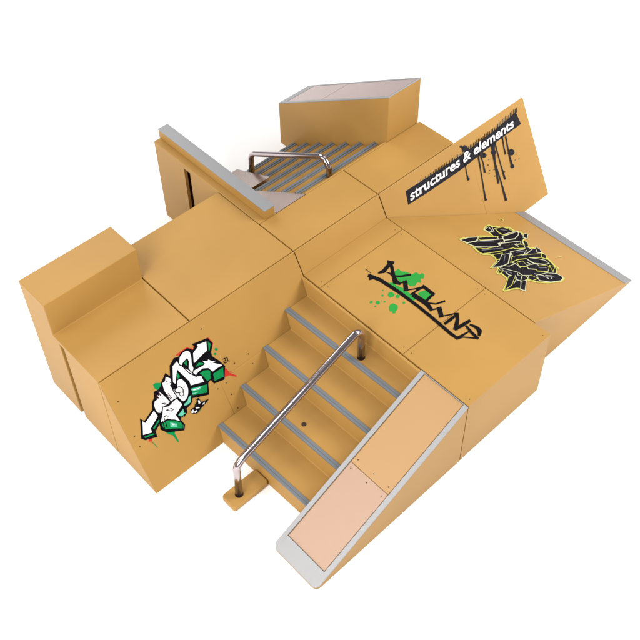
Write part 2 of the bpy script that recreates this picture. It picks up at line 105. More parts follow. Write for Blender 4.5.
  ('G','f',[(0.4654,-0.6993),(0.4774,-0.7019),(0.4931,-0.7141),(0.5043,-0.7278),(0.506,-0.7404),(0.5031,-0.7545),(0.5022,-0.7695),(0.5067,-0.7851),(0.5132,-0.8017),(0.5182,-0.8198),(0.5202,-0.8404),(0.5206,-0.8625),(0.5206,-0.8827),(0.5202,-0.8992),(0.5195,-0.9138),(0.5191,-0.9295),(0.5207,-0.9495),(0.5227,-0.9706),(0.5207,-0.9859),(0.5116,-0.9931),(0.4985,-0.9946),(0.4874,-0.9915),(0.4806,-0.9837),(0.4757,-0.9711),(0.4711,-0.9555),(0.4654,-0.9365),(0.46,-0.9144),(0.4573,-0.891),(0.4598,-0.866),(0.465,-0.8397),(0.4682,-0.8153),(0.4668,-0.7943),(0.4633,-0.7753),(0.4612,-0.7564),(0.4605,-0.7341),(0.461,-0.712)]),
  ('G','f',[(0.5671,-0.9618),(0.5794,-0.957),(0.5958,-0.9605),(0.611,-0.9659),(0.624,-0.9706),(0.6356,-0.9771),(0.6438,-0.9869),(0.6478,-1.0017),(0.6483,-1.0198),(0.6454,-1.0367),(0.6383,-1.0524),(0.6277,-1.0671),(0.6156,-1.0768),(0.6009,-1.0799),(0.5846,-1.0782),(0.5719,-1.0725),(0.565,-1.0629),(0.5616,-1.0493),(0.5602,-1.0323),(0.5598,-1.0083),(0.5614,-0.9809)]),
  ('G','f',[(0.4136,-0.832),(0.3986,-0.8387),(0.3814,-0.8366),(0.3649,-0.831),(0.3602,-0.8166),(0.365,-0.797),(0.3787,-0.7858),(0.396,-0.7794),(0.4122,-0.7858),(0.4212,-0.7966),(0.4202,-0.8132)]),
  ('G','f',[(0.4313,-0.8747),(0.4233,-0.8811),(0.4088,-0.8825),(0.4034,-0.8743),(0.3971,-0.8647),(0.4019,-0.8548),(0.4093,-0.8458),(0.4231,-0.8431),(0.432,-0.8463),(0.4391,-0.8551),(0.4394,-0.8677)]),
  ('G','f',[(0.3282,-0.9539),(0.3063,-0.9654),(0.2829,-0.9658),(0.2645,-0.9513),(0.2497,-0.9321),(0.2638,-0.9108),(0.2816,-0.892),(0.3049,-0.8828),(0.3321,-0.8862),(0.3399,-0.9101),(0.3466,-0.9324)]),
  ('G','f',[(0.2817,-0.9728),(0.2735,-0.9769),(0.2616,-0.9771),(0.2576,-0.97),(0.2516,-0.9637),(0.256,-0.9553),(0.2635,-0.949),(0.2709,-0.9453),(0.279,-0.9493),(0.2856,-0.9554),(0.2854,-0.963)]),
  ('G','f',[(0.2602,-0.8079),(0.2487,-0.8139),(0.2377,-0.813),(0.228,-0.8072),(0.2253,-0.7967),(0.228,-0.7844),(0.2364,-0.7766),(0.2481,-0.7744),(0.259,-0.777),(0.2647,-0.7871),(0.2656,-0.796)]),
  ('G','f',[(0.2188,-0.7615),(0.2113,-0.7645),(0.2037,-0.7646),(0.1967,-0.7605),(0.193,-0.7546),(0.1951,-0.7452),(0.2022,-0.7391),(0.2117,-0.7373),(0.2171,-0.7404),(0.2235,-0.7448),(0.2229,-0.7529)]),
  ('G','f',[(0.3012,-0.8337),(0.2956,-0.8358),(0.2912,-0.8357),(0.2853,-0.8339),(0.2843,-0.8292),(0.2861,-0.8235),(0.2906,-0.8192),(0.2957,-0.8161),(0.3001,-0.8194),(0.3035,-0.8234),(0.3045,-0.8294)]),
  ('G','f',[(0.2072,-0.8146),(0.2023,-0.8167),(0.197,-0.8164),(0.1929,-0.8141),(0.1918,-0.8086),(0.1931,-0.8048),(0.1974,-0.801),(0.2007,-0.7996),(0.2065,-0.8006),(0.2084,-0.8048),(0.2089,-0.8092)]),
  ('G','f',[(0.3387,-0.774),(0.3333,-0.7767),(0.3272,-0.7778),(0.322,-0.7742),(0.3209,-0.768),(0.3221,-0.7629),(0.3261,-0.757),(0.3315,-0.7564),(0.3388,-0.7576),(0.3424,-0.7625),(0.3417,-0.768)]),
  ('G','f',[(0.4144,-0.9572),(0.4081,-0.9601),(0.4001,-0.9612),(0.395,-0.957),(0.3925,-0.9516),(0.3941,-0.9429),(0.4006,-0.9387),(0.4074,-0.9363),(0.4141,-0.939),(0.4193,-0.9435),(0.4171,-0.9508)]),
  ('G','f',[(0.4803,-0.7363),(0.4723,-0.7405),(0.4657,-0.7401),(0.4571,-0.7381),(0.4555,-0.7288),(0.4578,-0.7206),(0.4645,-0.7157),(0.4741,-0.7127),(0.4791,-0.7162),(0.4841,-0.7221),(0.4855,-0.7292)]),
  ('G','f',[(0.3814,-0.7322),(0.3778,-0.734),(0.3726,-0.7347),(0.3704,-0.7313),(0.3681,-0.7279),(0.37,-0.7244),(0.3722,-0.7205),(0.3769,-0.7194),(0.3805,-0.7215),(0.3833,-0.7245),(0.3834,-0.728)]),
  ('G','f',[(0.2841,-0.8036),(0.2815,-0.8049),(0.2789,-0.8054),(0.277,-0.8039),(0.2767,-0.8016),(0.2772,-0.7987),(0.279,-0.7971),(0.2819,-0.7963),(0.2837,-0.7974),(0.2857,-0.7986),(0.2853,-0.8015)]),
  ('K','s',[(0.4839,-0.5653),(0.5322,-0.5976),(0.6083,-0.5784),(0.6675,-0.5606),(0.4922,-0.5515),(0.5461,-0.5551),(0.6086,-0.5412),(0.666,-0.5215)]),
  ('K','s',[(0.6326,-0.5266),(0.6651,-0.5816),(0.66,-0.5069),(0.6925,-0.562)]),
  ('K','s',[(0.6436,-0.5272),(0.6062,-0.5922),(0.5445,-0.6681),(0.4961,-0.7328),(0.5263,-0.7895),(0.6789,-0.5395),(0.6356,-0.6055),(0.5772,-0.6835),(0.5558,-0.7288),(0.548,-0.7801)]),
  ('K','s',[(0.5446,-0.6035),(0.5516,-0.6341),(0.5483,-0.6751),(0.5984,-0.7306),(0.6747,-0.7796),(0.5541,-0.5981),(0.5692,-0.6275),(0.5636,-0.6672),(0.6135,-0.7146),(0.6912,-0.7596)]),
  ('K','s',[(0.524,-0.7722),(0.595,-0.8054),(0.5324,-0.7603),(0.6035,-0.7935)]),
  ('K','s',[(0.58,-0.7677),(0.4974,-0.8607),(0.6136,-0.7917),(0.5306,-0.8845)]),
  ('K','s',[(0.5171,-0.8696),(0.577,-0.9087),(0.6698,-0.9561),(0.5265,-0.8584),(0.5861,-0.8973),(0.6787,-0.9445)]),
  ('K','s',[(0.4048,-0.5176),(0.3738,-0.5652),(0.4341,-0.5302),(0.4029,-0.5777)]),
  ('K','s',[(0.3898,-0.5235),(0.4252,-0.635),(0.4434,-0.8403),(0.4479,-1.0597),(0.4251,-0.504),(0.4639,-0.6179),(0.4797,-0.8294),(0.4801,-1.0515)]),
  ('K','s',[(0.4392,-0.4451),(0.4401,-0.5159),(0.4454,-0.4433),(0.4463,-0.514)]),
  ('K','s',[(0.508,-0.934),(0.5571,-0.9374),(0.6721,-0.9575),(0.5137,-0.9179),(0.5636,-0.9214),(0.6796,-0.9416)]),
  ('K','s',[(0.5177,-0.9521),(0.5974,-0.9306),(0.6602,-0.9469),(0.5175,-0.9389),(0.6011,-0.9163),(0.6686,-0.9312)]),
  ('K','s',[(0.6421,-0.9329),(0.642,-1.0029),(0.6394,-1.0756),(0.6778,-0.9237),(0.6775,-0.9944),(0.6748,-1.0677)]),
  ('K','s',[(0.6668,-1.0429),(0.5555,-1.0562),(0.6628,-1.0677),(0.5517,-1.0808)]),
  ('K','s',[(0.5038,-0.9453),(0.5093,-1.0311),(0.5135,-1.0924),(0.4973,-1.175),(0.5522,-0.9304),(0.5574,-1.0161),(0.5645,-1.0843),(0.5318,-1.1752)]),
  ('K','s',[(0.5418,-1.0925),(0.5862,-1.1531),(0.6673,-1.19),(0.5544,-1.083),(0.5973,-1.1416),(0.6802,-1.1712)]),
  ('K','s',[(0.5093,-1.169),(0.5807,-1.2136),(0.5192,-1.1573),(0.5908,-1.202)]),
  ('K','s',[(0.5676,-1.1796),(0.4994,-1.272),(0.605,-1.1975),(0.5365,-1.2899)]),
  ('K','s',[(0.5135,-1.2715),(0.5602,-1.3021),(0.6328,-1.3405),(0.5227,-1.2611),(0.5691,-1.2915),(0.6414,-1.3297)]),
  ('K','s',[(0.4772,-1.3585),(0.5498,-1.3646),(0.6433,-1.3598),(0.4846,-1.3347),(0.5584,-1.3341),(0.6496,-1.3358)]),
  ('K','s',[(0.6387,-1.3303),(0.5839,-1.3791),(0.489,-1.4348),(0.6586,-1.3469),(0.6045,-1.4029),(0.5103,-1.4694)]),
  ('K','s',[(0.4924,-1.4559),(0.5684,-1.4753),(0.6612,-1.4837),(0.5042,-1.4308),(0.5834,-1.4414),(0.6727,-1.456)]),
  ('K','s',[(0.5854,-1.4836),(0.5602,-1.5685),(0.554,-1.6481),(0.6084,-1.4834),(0.5903,-1.5664),(0.5795,-1.645)]),
  ('K','s',[(0.6224,-1.5001),(0.6256,-1.5195),(0.6289,-1.5403),(0.6291,-1.5587),(0.626,-1.5729),(0.6208,-1.585),(0.6154,-1.5912),(0.6123,-1.5981),(0.6024,-1.6074),(0.5866,-1.6195),(0.6385,-1.4929),(0.647,-1.51),(0.656,-1.5298),(0.6624,-1.5502),(0.6636,-1.5692),(0.6613,-1.5884),(0.6535,-1.6089),(0.6336,-1.6235),(0.6151,-1.6311),(0.5961,-1.6383)]),
  ('K','s',[(0.4479,-1.0412),(0.4407,-1.2235),(0.4256,-1.4592),(0.4316,-1.5301),(0.4801,-1.0342),(0.4737,-1.2172),(0.4581,-1.4523),(0.4593,-1.5232)]),
  ('K','s',[(0.4307,-1.5313),(0.5028,-1.5403),(0.5653,-1.5479),(0.443,-1.5043),(0.5113,-1.5216),(0.571,-1.5354)]),
  ('K','s',[(0.428,-1.5287),(0.4852,-1.5505),(0.5631,-1.648),(0.446,-1.5062),(0.4941,-1.5419),(0.577,-1.6376)]),
 ],
 'slope': [
  ('y','f',[(1.4634,-0.654),(1.5401,-0.6519),(1.7098,-0.692),(1.7423,-0.6825),(1.8256,-0.7099),(1.89,-0.7352),(1.8964,-0.682),(1.8803,-0.6254),(1.9685,-0.581),(2.0482,-0.5705),(2.0636,-0.6006),(2.1088,-0.6149),(2.1567,-0.6554),(2.2456,-0.6794),(2.2488,-0.7609),(2.3006,-0.7924),(2.2765,-0.8791),(2.1619,-0.9238),(2.1648,-0.976),(2.1174,-1.0209),(2.1842,-1.054),(2.1865,-1.0954),(2.1778,-1.1629),(2.1451,-1.2412),(2.1072,-1.3457),(2.0638,-1.4075),(1.9875,-1.4463),(1.9998,-1.5081),(1.9879,-1.5415),(1.8983,-1.5635),(1.7344,-1.5244),(1.6291,-1.4727),(1.5515,-1.4026),(1.3834,-1.4993),(1.3224,-1.4576),(1.2557,-1.4454),(1.1653,-1.4394),(1.1645,-1.413),(1.3339,-1.3372),(1.3705,-1.297),(1.382,-1.2377),(1.3399,-1.2127),(1.3744,-1.1798),(1.4212,-1.1695),(1.4343,-1.1466),(1.3507,-1.1213),(1.5222,-1.0661),(1.5527,-1.0296),(1.5545,-0.969),(1.4792,-0.9424),(1.4657,-0.8937),(1.4832,-0.813),(1.5059,-0.8014),(1.4782,-0.7433)]),
  ('n','f',[(1.4845,-0.6657),(1.5225,-0.6693),(1.6947,-0.7103),(1.7262,-0.7012),(1.8037,-0.7268),(1.9018,-0.754),(1.9232,-0.6699),(1.9102,-0.6242),(1.9624,-0.598),(2.0238,-0.59),(2.0378,-0.6174),(2.0841,-0.6321),(2.1319,-0.6726),(2.2175,-0.6959),(2.2207,-0.7758),(2.2712,-0.8066),(2.2524,-0.8748),(2.1335,-0.9213),(2.1371,-0.9821),(2.0844,-1.0321),(2.157,-1.0682),(2.1591,-1.1057),(2.1508,-1.1712),(2.1188,-1.2481),(2.0817,-1.3509),(2.0446,-1.4039),(1.9598,-1.4472),(1.9737,-1.5165),(1.9676,-1.5338),(1.9119,-1.5475),(1.7545,-1.5101),(1.6508,-1.4594),(1.5647,-1.3817),(1.3944,-1.48),(1.3412,-1.4436),(1.2709,-1.4309),(1.1872,-1.4255),(1.1869,-1.4151),(1.3464,-1.3439),(1.3928,-1.2931),(1.406,-1.2258),(1.3684,-1.2035),(1.381,-1.1915),(1.4349,-1.1797),(1.4613,-1.1338),(1.3872,-1.1182),(1.5337,-1.0753),(1.577,-1.0236),(1.5792,-0.9548),(1.5024,-0.9278),(1.4901,-0.8832),(1.505,-0.8151),(1.5354,-0.7996),(1.5025,-0.7306)]),
  ('l','s',[(1.5001,-0.6869),(1.5734,-0.6948),(1.6649,-0.716),(1.6536,-0.7214),(1.5321,-0.7135),(1.5001,-0.6869),(1.4629,-0.6725),(1.6014,-0.668),(1.7315,-0.7003),(1.6409,-0.7489),(1.4987,-0.7394),(1.4629,-0.6725)]),
  ('y','s',[(1.7117,-0.7327),(1.7772,-0.7488),(1.8885,-0.7805),(1.896,-0.7762),(1.7168,-0.7318),(1.7117,-0.7327),(1.6909,-0.7059),(1.8087,-0.7223),(1.9558,-0.7639),(1.8803,-0.8066),(1.676,-0.7554),(1.6909,-0.7059)]),
  ('l','s',[(1.5178,-0.7536),(1.6108,-0.7726),(1.8694,-0.8278),(1.922,-0.8335),(1.9174,-0.8395),(1.8146,-0.8355),(1.7906,-0.8735),(1.699,-0.8495),(1.562,-0.7988),(1.5178,-0.7536),(1.4839,-0.7365),(1.6398,-0.7464),(1.8999,-0.8013),(1.9727,-0.8091),(1.9278,-0.8677),(1.828,-0.8636),(1.7985,-0.9071),(1.6674,-0.8747),(1.527,-0.8225),(1.4839,-0.7365)]),
  ('y','s',[(1.5157,-0.8472),(1.5834,-0.9005),(1.7564,-0.9149),(1.9706,-0.9496),(1.9744,-0.9552),(1.7188,-0.9392),(1.5236,-0.9092),(1.5161,-0.8868),(1.5157,-0.8472),(1.5037,-0.8164),(1.6145,-0.8752),(1.7848,-0.8889),(2.0125,-0.9253),(2.0027,-0.9782),(1.6915,-0.9648),(1.4885,-0.9331),(1.4784,-0.9033),(1.5037,-0.8164)]),
  ('l','s',[(1.8458,-0.8917),(2.0743,-0.9318),(2.0825,-0.9258),(1.8482,-0.889),(1.8458,-0.8917),(1.834,-0.86),(2.1371,-0.9107),(2.0753,-0.9558),(1.8019,-0.9123),(1.834,-0.86)]),
  ('y','s',[(1.9417,-0.9564),(2.0364,-0.9717),(2.0729,-1.0045),(2.0819,-1.0008),(1.9668,-0.9708),(1.9417,-0.9564),(1.9038,-0.9399),(2.0722,-0.9459),(2.1304,-1.0062),(2.0582,-1.0287),(1.9298,-0.9949),(1.9038,-0.9399)]),
  ('l','s',[(1.9411,-0.6355),(1.9572,-0.6326),(1.951,-0.6589),(1.9418,-0.6562),(1.9411,-0.6355),(1.9008,-0.6209),(2.0044,-0.5996),(1.9731,-0.6859),(1.9008,-0.6829),(1.9008,-0.6209)]),
  ('y','s',[(2.0614,-0.6734),(2.1285,-0.683),(2.1618,-0.7233),(2.1739,-0.7588),(2.1383,-0.7567),(2.0645,-0.7482),(2.053,-0.707),(2.0614,-0.6734),(2.0403,-0.6455),(2.1666,-0.6557),(2.2044,-0.7013),(2.2112,-0.777),(2.1095,-0.7844),(2.0247,-0.7743),(2.0106,-0.7244),(2.0403,-0.6455)]),
  ('l','s',[(1.9995,-0.8079),(2.1213,-0.8043),(2.2125,-0.7996),(2.2033,-0.8083),(2.1155,-0.8392),(1.9908,-0.8218),(1.9995,-0.8079),(1.9824,-0.7821),(2.147,-0.7768),(2.2771,-0.7699),(2.2201,-0.8237),(2.0947,-0.8675),(1.9427,-0.8459),(1.9824,-0.7821)]),
  ('y','s',[(1.6007,-1),(1.6617,-1.0082),(1.6107,-1.035),(1.5885,-1.0328),(1.6007,-1),(1.5833,-0.9722),(1.7293,-0.9904),(1.5996,-1.0615),(1.5466,-1.0559),(1.5833,-0.9722)]),
  ('l','s',[(1.6787,-1.0331),(1.7457,-1.0454),(1.6255,-1.1202),(1.5165,-1.132),(1.4343,-1.1212),(1.5474,-1.0955),(1.6787,-1.0331),(1.694,-1.0057),(1.8106,-1.0269),(1.6235,-1.1429),(1.4928,-1.1568),(1.3783,-1.1253),(1.5495,-1.0746),(1.694,-1.0057)]),
  ('y','s',[(1.4072,-1.1953),(1.401,-1.2035),(1.4091,-1.2011),(1.4072,-1.1953),(1.4189,-1.1562),(1.4439,-1.2103),(1.3538,-1.237),(1.4189,-1.1562)]),
  ('l','s',[(1.4705,-1.1831),(1.4895,-1.2297),(1.5434,-1.2842),(1.5137,-1.3096),(1.4789,-1.259),(1.4705,-1.1831),(1.4612,-1.1519),(1.5243,-1.2099),(1.587,-1.2732),(1.4953,-1.3498),(1.4425,-1.2755),(1.4612,-1.1519)]),
  ('y','s',[(1.4154,-1.3102),(1.4607,-1.3145),(1.3307,-1.3799),(1.2191,-1.4109),(1.2916,-1.3798),(1.4154,-1.3102),(1.4246,-1.285),(1.5248,-1.2992),(1.3304,-1.3993),(1.1572,-1.4335),(1.2819,-1.3655),(1.4246,-1.285)]),
  ('l','s',[(1.8321,-1.0346),(1.9705,-1.0486),(2.0748,-1.0641),(1.9998,-1.0737),(1.8124,-1.0628),(1.8321,-1.0346),(1.8208,-1.0052),(2.001,-1.023),(2.1359,-1.0623),(1.9782,-1.0997),(1.7641,-1.0868),(1.8208,-1.0052)]),
  ('y','s',[(1.7538,-1.097),(1.8547,-1.1065),(1.9265,-1.1266),(1.9233,-1.1401),(1.8051,-1.112),(1.7115,-1.1198),(1.7538,-1.097),(1.7632,-1.0704),(1.8847,-1.0814),(1.9706,-1.1053),(1.9388,-1.1697),(1.7788,-1.1373),(1.6425,-1.143),(1.7632,-1.0704)]),
  ('l','s',[(2.0637,-1.0351),(2.0748,-1.0495),(1.9914,-1.0508),(2.0637,-1.0351),(2.1016,-1.003),(2.1106,-1.0682),(1.9248,-1.0612),(2.1016,-1.003)]),
  ('y','s',[(1.9127,-1.1109),(2.0564,-1.1583),(2.0946,-1.1718),(2.0904,-1.1748),(1.9823,-1.1453),(1.9127,-1.1109),(1.8754,-1.0942),(2.0899,-1.1338),(2.1523,-1.1557),(2.0808,-1.2057),(1.9471,-1.1689),(1.8754,-1.0942)]),
  ('l','s',[(1.904,-1.1556),(1.9833,-1.2206),(2.0399,-1.2694),(2.0428,-1.2844),(2.0189,-1.276),(1.9299,-1.225),(1.904,-1.1556),(1.8848,-1.1281),(2.0204,-1.1986),(2.0815,-1.2511),(2.0662,-1.31),(1.9854,-1.2997),(1.8909,-1.2453),(1.8848,-1.1281)]),
  ('y','s',[(1.738,-1.1836),(1.7744,-1.1861),(1.7658,-1.228),(1.7236,-1.2073),(1.738,-1.1836),(1.7228,-1.1562),(1.8169,-1.1624),(1.78,-1.2575),(1.6804,-1.2262),(1.7228,-1.1562)]),
  ('l','s',[(1.7894,-1.2611),(1.8761,-1.2704),(1.878,-1.2873),(1.8471,-1.2996),(1.7839,-1.2682),(1.7894,-1.2611),(1.7801,-1.233),(1.9149,-1.2471),(1.9196,-1.2904),(1.8252,-1.3278),(1.7395,-1.2851),(1.7801,-1.233)]),
  ('y','s',[(1.8601,-1.3083),(1.9596,-1.3291),(1.9717,-1.3463),(1.9296,-1.3683),(1.8441,-1.3284),(1.8601,-1.3083),(1.8534,-1.2769),(1.996,-1.3064),(2.0207,-1.3415),(1.9117,-1.398),(1.7992,-1.3452),(1.8534,-1.2769)]),
  ('l','s',[(1.7399,-1.4116),(1.8488,-1.4212),(1.944,-1.4662),(1.9541,-1.5163),(1.9213,-1.5284),(1.8014,-1.5035),(1.7139,-1.4455),(1.7399,-1.4116),(1.7291,-1.385),(1.8793,-1.3978),(1.9827,-1.4464),(1.9974,-1.5196),(1.9045,-1.5537),(1.7693,-1.5254),(1.6716,-1.4604),(1.7291,-1.385)]),
  ('y','s',[(1.6217,-1.3723),(1.6467,-1.3826),(1.6623,-1.4157),(1.6273,-1.4128),(1.6217,-1.3723),(1.5981,-1.3486),(1.6825,-1.3611),(1.6978,-1.4325),(1.59,-1.4361),(1.5981,-1.3486)]),
  ('l','s',[(1.4726,-1.4141),(1.4942,-1.4183),(1.3943,-1.4819),(1.3871,-1.4716),(1.4726,-1.4141),(1.4795,-1.3877),(1.5534,-1.4019),(1.3726,-1.5167),(1.3455,-1.478),(1.4795,-1.3877)]),
  ('y','s',[(2.0309,-1.3567),(2.0318,-1.369),(2.0181,-1.378),(2.0309,-1.3567),(2.035,-1.3194),(2.0835,-1.364),(1.9627,-1.4209),(2.035,-1.3194)]),
  ('l','s',[(1.5142,-1.3362),(1.5216,-1.3468),(1.496,-1.3602),(1.4886,-1.3497),(1.5142,-1.3362),(1.5392,-1.3031),(1.5671,-1.3428),(1.4713,-1.3928),(1.4438,-1.3536),(1.5392,-1.3031)]),
  ('y','s',[(2.1453,-0.9521),(2.1458,-0.9637),(2.118,-0.9925),(2.1142,-0.9911),(2.1453,-0.9521),(2.1591,-0.9094),(2.1919,-0.9501),(2.1156,-1.0287),(2.0638,-1.0109),(2.1591,-0.9094)]),
  ('l','s',[(2.1722,-1.0846),(2.1687,-1.1033),(2.1619,-1.1184),(2.1568,-1.1089),(2.1722,-1.0846),(2.1898,-1.0415),(2.2122,-1.0901),(2.161,-1.1557),(2.1093,-1.1252),(2.1898,-1.0415)]),
  ('y','s',[(2.1325,-1.1837),(2.1329,-1.1994),(2.1235,-1.2087),(2.1182,-1.198),(2.1325,-1.1837),(2.1585,-1.1393),(2.1769,-1.1903),(2.1041,-1.2512),(2.0718,-1.209),(2.1585,-1.1393)]),
  ('l','s',[(2.2781,-0.8603),(2.2848,-0.8655),(2.2626,-0.8793),(2.2588,-0.8718),(2.2781,-0.8603),(2.3022,-0.823),(2.3414,-0.8537),(2.2312,-0.9216),(2.2093,-0.879),(2.3022,-0.823)]),
  ('n','f',[(1.4815,-0.6797),(1.5874,-0.6814),(1.6981,-0.7082),(1.6472,-0.7352),(1.5154,-0.7265)]),
  ('n','s',[(1.4866,-0.6817),(1.5835,-0.6851),(1.6889,-0.7103),(1.649,-0.7314),(1.52,-0.7229),(1.4866,-0.6817),(1.4764,-0.6777),(1.5912,-0.6777),(1.7072,-0.706),(1.6455,-0.739),(1.5108,-0.73),(1.4764,-0.6777)]),
  ('n','f',[(1.7013,-0.7193),(1.7929,-0.7356),(1.922,-0.7722),(1.8881,-0.7915),(1.6964,-0.7436)]),
  ('n','s',[(1.7041,-0.7229),(1.7886,-0.7392),(1.9128,-0.7745),(1.8903,-0.7873),(1.702,-0.7404),(1.7041,-0.7229),(1.6984,-0.7156),(1.7973,-0.732),(1.9313,-0.77),(1.8859,-0.7956),(1.6908,-0.7469),(1.6984,-0.7156)]),
  ('n','f',[(1.5008,-0.7451),(1.6253,-0.7595),(1.8846,-0.8146),(1.9473,-0.8213),(1.9226,-0.8536),(1.8213,-0.8496),(1.7945,-0.8903),(1.6832,-0.8621),(1.5445,-0.8107)]),
  ('n','s',[(1.5055,-0.7474),(1.6213,-0.7631),(1.8804,-0.8182),(1.9403,-0.8247),(1.9212,-0.8497),(1.8194,-0.8457),(1.7934,-0.8857),(1.6875,-0.8586),(1.5493,-0.8074),(1.5055,-0.7474),(1.4962,-0.7427),(1.6292,-0.7559),(1.8888,-0.8109),(1.9542,-0.818),(1.9241,-0.8575),(1.8231,-0.8534),(1.7956,-0.8949),(1.6788,-0.8656),(1.5397,-0.8139),(1.4962,-0.7427)]),
  ('n','f',[(1.5097,-0.8318),(1.5989,-0.8879),(1.7706,-0.9019),(1.9915,-0.9375),(1.9885,-0.9667),(1.7051,-0.9521),(1.506,-0.9212),(1.4972,-0.8951)]),
  ('n','s',[(1.5114,-0.8361),(1.5946,-0.8914),(1.7667,-0.9055),(1.9857,-0.9408),(1.9846,-0.9635),(1.7089,-0.9485),(1.5108,-0.9179),(1.5024,-0.8928),(1.5114,-0.8361),(1.5081,-0.8276),(1.6032,-0.8844),(1.7745,-0.8984),(1.9973,-0.9341),(1.9924,-0.9698),(1.7014,-0.9556),(1.5012,-0.9245),(1.492,-0.8973),(1.5081,-0.8276)]),
  ('n','f',[(1.8399,-0.8759),(2.1056,-0.9213),(2.0789,-0.9408),(1.825,-0.9007)]),
  ('n','s',[(1.8415,-0.8802),(2.0969,-0.9242),(2.0799,-0.9367),(1.8313,-0.8975),(1.8415,-0.8802),(1.8383,-0.8715),(2.1142,-0.9184),(2.0779,-0.9449),(1.8186,-0.9039),(1.8383,-0.8715)]),
  ('n','f',[(1.9227,-0.9481),(2.0542,-0.9588),(2.1016,-1.0054),(2.07,-1.0148),(1.9483,-0.9829)]),
  ('n','s',[(1.9279,-0.9504),(2.0493,-0.9624),(2.0937,-1.0052),(2.0733,-1.0109),(1.9534,-0.9796),(1.9279,-0.9504),(1.9175,-0.9459),(2.0592,-0.9553),(2.1095,-1.0056),(2.0668,-1.0186),(1.9432,-0.9862),(1.9175,-0.9459)]),
  ('n','f',[(1.9209,-0.6282),(1.9807,-0.6162),(1.9621,-0.6724),(1.9212,-0.6695)]),
  ('n','s',[(1.9265,-0.6302),(1.9742,-0.6207),(1.959,-0.6687),(1.9269,-0.6659),(1.9265,-0.6302),(1.9154,-0.6262),(1.9872,-0.6116),(1.9651,-0.6761),(1.9156,-0.6732),(1.9154,-0.6262)]),
  ('n','f',[(2.0508,-0.6594),(2.1475,-0.6693),(2.1831,-0.7123),(2.1925,-0.7679),(2.1239,-0.7706),(2.0446,-0.7613),(2.0318,-0.7157)]),
  ('n','s',[(2.0537,-0.6633),(2.1422,-0.6731),(2.1772,-0.7153),(2.1874,-0.7654),(2.1278,-0.7668),(2.0501,-0.7577),(2.0376,-0.7133),(2.0537,-0.6633),(2.0479,-0.6556),(2.1527,-0.6656),(2.1889,-0.7093),(2.1976,-0.7704),(2.1199,-0.7744),(2.0391,-0.7649),(2.026,-0.7181),(2.0479,-0.6556)]),
  ('n','f',[(1.9909,-0.795),(2.1341,-0.7906),(2.2447,-0.7848),(2.2117,-0.816),(2.1051,-0.8534),(1.9667,-0.8339)]),
  ('n','s',[(1.9933,-0.7986),(2.1306,-0.7944),(2.2358,-0.7889),(2.2094,-0.8139),(2.1079,-0.8495),(1.9733,-0.8306),(1.9933,-0.7986),(1.9886,-0.7915),(2.1376,-0.7868),(2.2535,-0.7807),(2.214,-0.8181),(2.1022,-0.8573),(1.9601,-0.8372),(1.9886,-0.7915)]),
  ('n','f',[(1.592,-0.9861),(1.6954,-0.9993),(1.6051,-1.0483),(1.5675,-1.0444)]),
  ('n','s',[(1.5944,-0.9899),(1.6861,-1.0017),(1.6067,-1.0447),(1.5733,-1.0412),(1.5944,-0.9899),(1.5896,-0.9822),(1.7047,-0.9969),(1.6036,-1.0519),(1.5617,-1.0476),(1.5896,-0.9822)]),
  ('n','f',[(1.6863,-1.0194),(1.778,-1.0362),(1.6245,-1.1315),(1.5046,-1.1444),(1.4062,-1.1232),(1.5485,-1.085)]),
  ('n','s',[(1.6842,-1.0232),(1.7691,-1.0387),(1.6248,-1.1284),(1.5079,-1.141),(1.4139,-1.1227),(1.5482,-1.0879),(1.6842,-1.0232),(1.6884,-1.0156),(1.787,-1.0336),(1.6242,-1.1347),(1.5014,-1.1478),(1.3985,-1.1238),(1.5488,-1.0822),(1.6884,-1.0156)]),
  ('n','f',[(1.413,-1.1757),(1.4225,-1.2069),(1.3814,-1.2191)]),
  ('n','s',[(1.4114,-1.1811),(1.4166,-1.206),(1.389,-1.2142),(1.4114,-1.1811),(1.4147,-1.1704),(1.4284,-1.2078),(1.3738,-1.224),(1.4147,-1.1704)]),
  ('n','f',[(1.4658,-1.1675),(1.5069,-1.2198),(1.5651,-1.2787),(1.5045,-1.3297),(1.4607,-1.2672)]),
  ('n','s',[(1.4671,-1.1718),(1.5021,-1.2226),(1.5591,-1.2802),(1.507,-1.3242),(1.4657,-1.265),(1.4671,-1.1718),(1.4646,-1.1632),(1.5116,-1.2171),(1.5711,-1.2772),(1.502,-1.3352),(1.4556,-1.2695),(1.4646,-1.1632)]),
  ('n','f',[(1.42,-1.2977),(1.4926,-1.3069),(1.3305,-1.3896),(1.1881,-1.4223),(1.2867,-1.3726)]),
  ('n','s',[(1.4188,-1.3011),(1.4838,-1.309),(1.3306,-1.3869),(1.1966,-1.4191),(1.2881,-1.3746),(1.4188,-1.3011),(1.4213,-1.2942),(1.5014,-1.3047),(1.3305,-1.3923),(1.1796,-1.4254),(1.2854,-1.3706),(1.4213,-1.2942)]),
  ('n','f',[(1.8265,-1.0199),(1.9857,-1.0358),(2.1053,-1.0632),(1.989,-1.0867),(1.7882,-1.0748)]),
  ('n','s',[(1.828,-1.0239),(1.9815,-1.0393),(2.0969,-1.0635),(1.992,-1.0831),(1.7948,-1.0716),(1.828,-1.0239),(1.8249,-1.0158),(1.9899,-1.0323),(2.1137,-1.063),(1.986,-1.0903),(1.7815,-1.0781),(1.8249,-1.0158)]),
  ('n','f',[(1.7585,-1.0837),(1.8697,-1.094),(1.9485,-1.1159),(1.931,-1.1549),(1.7919,-1.1247),(1.6769,-1.1314)]),
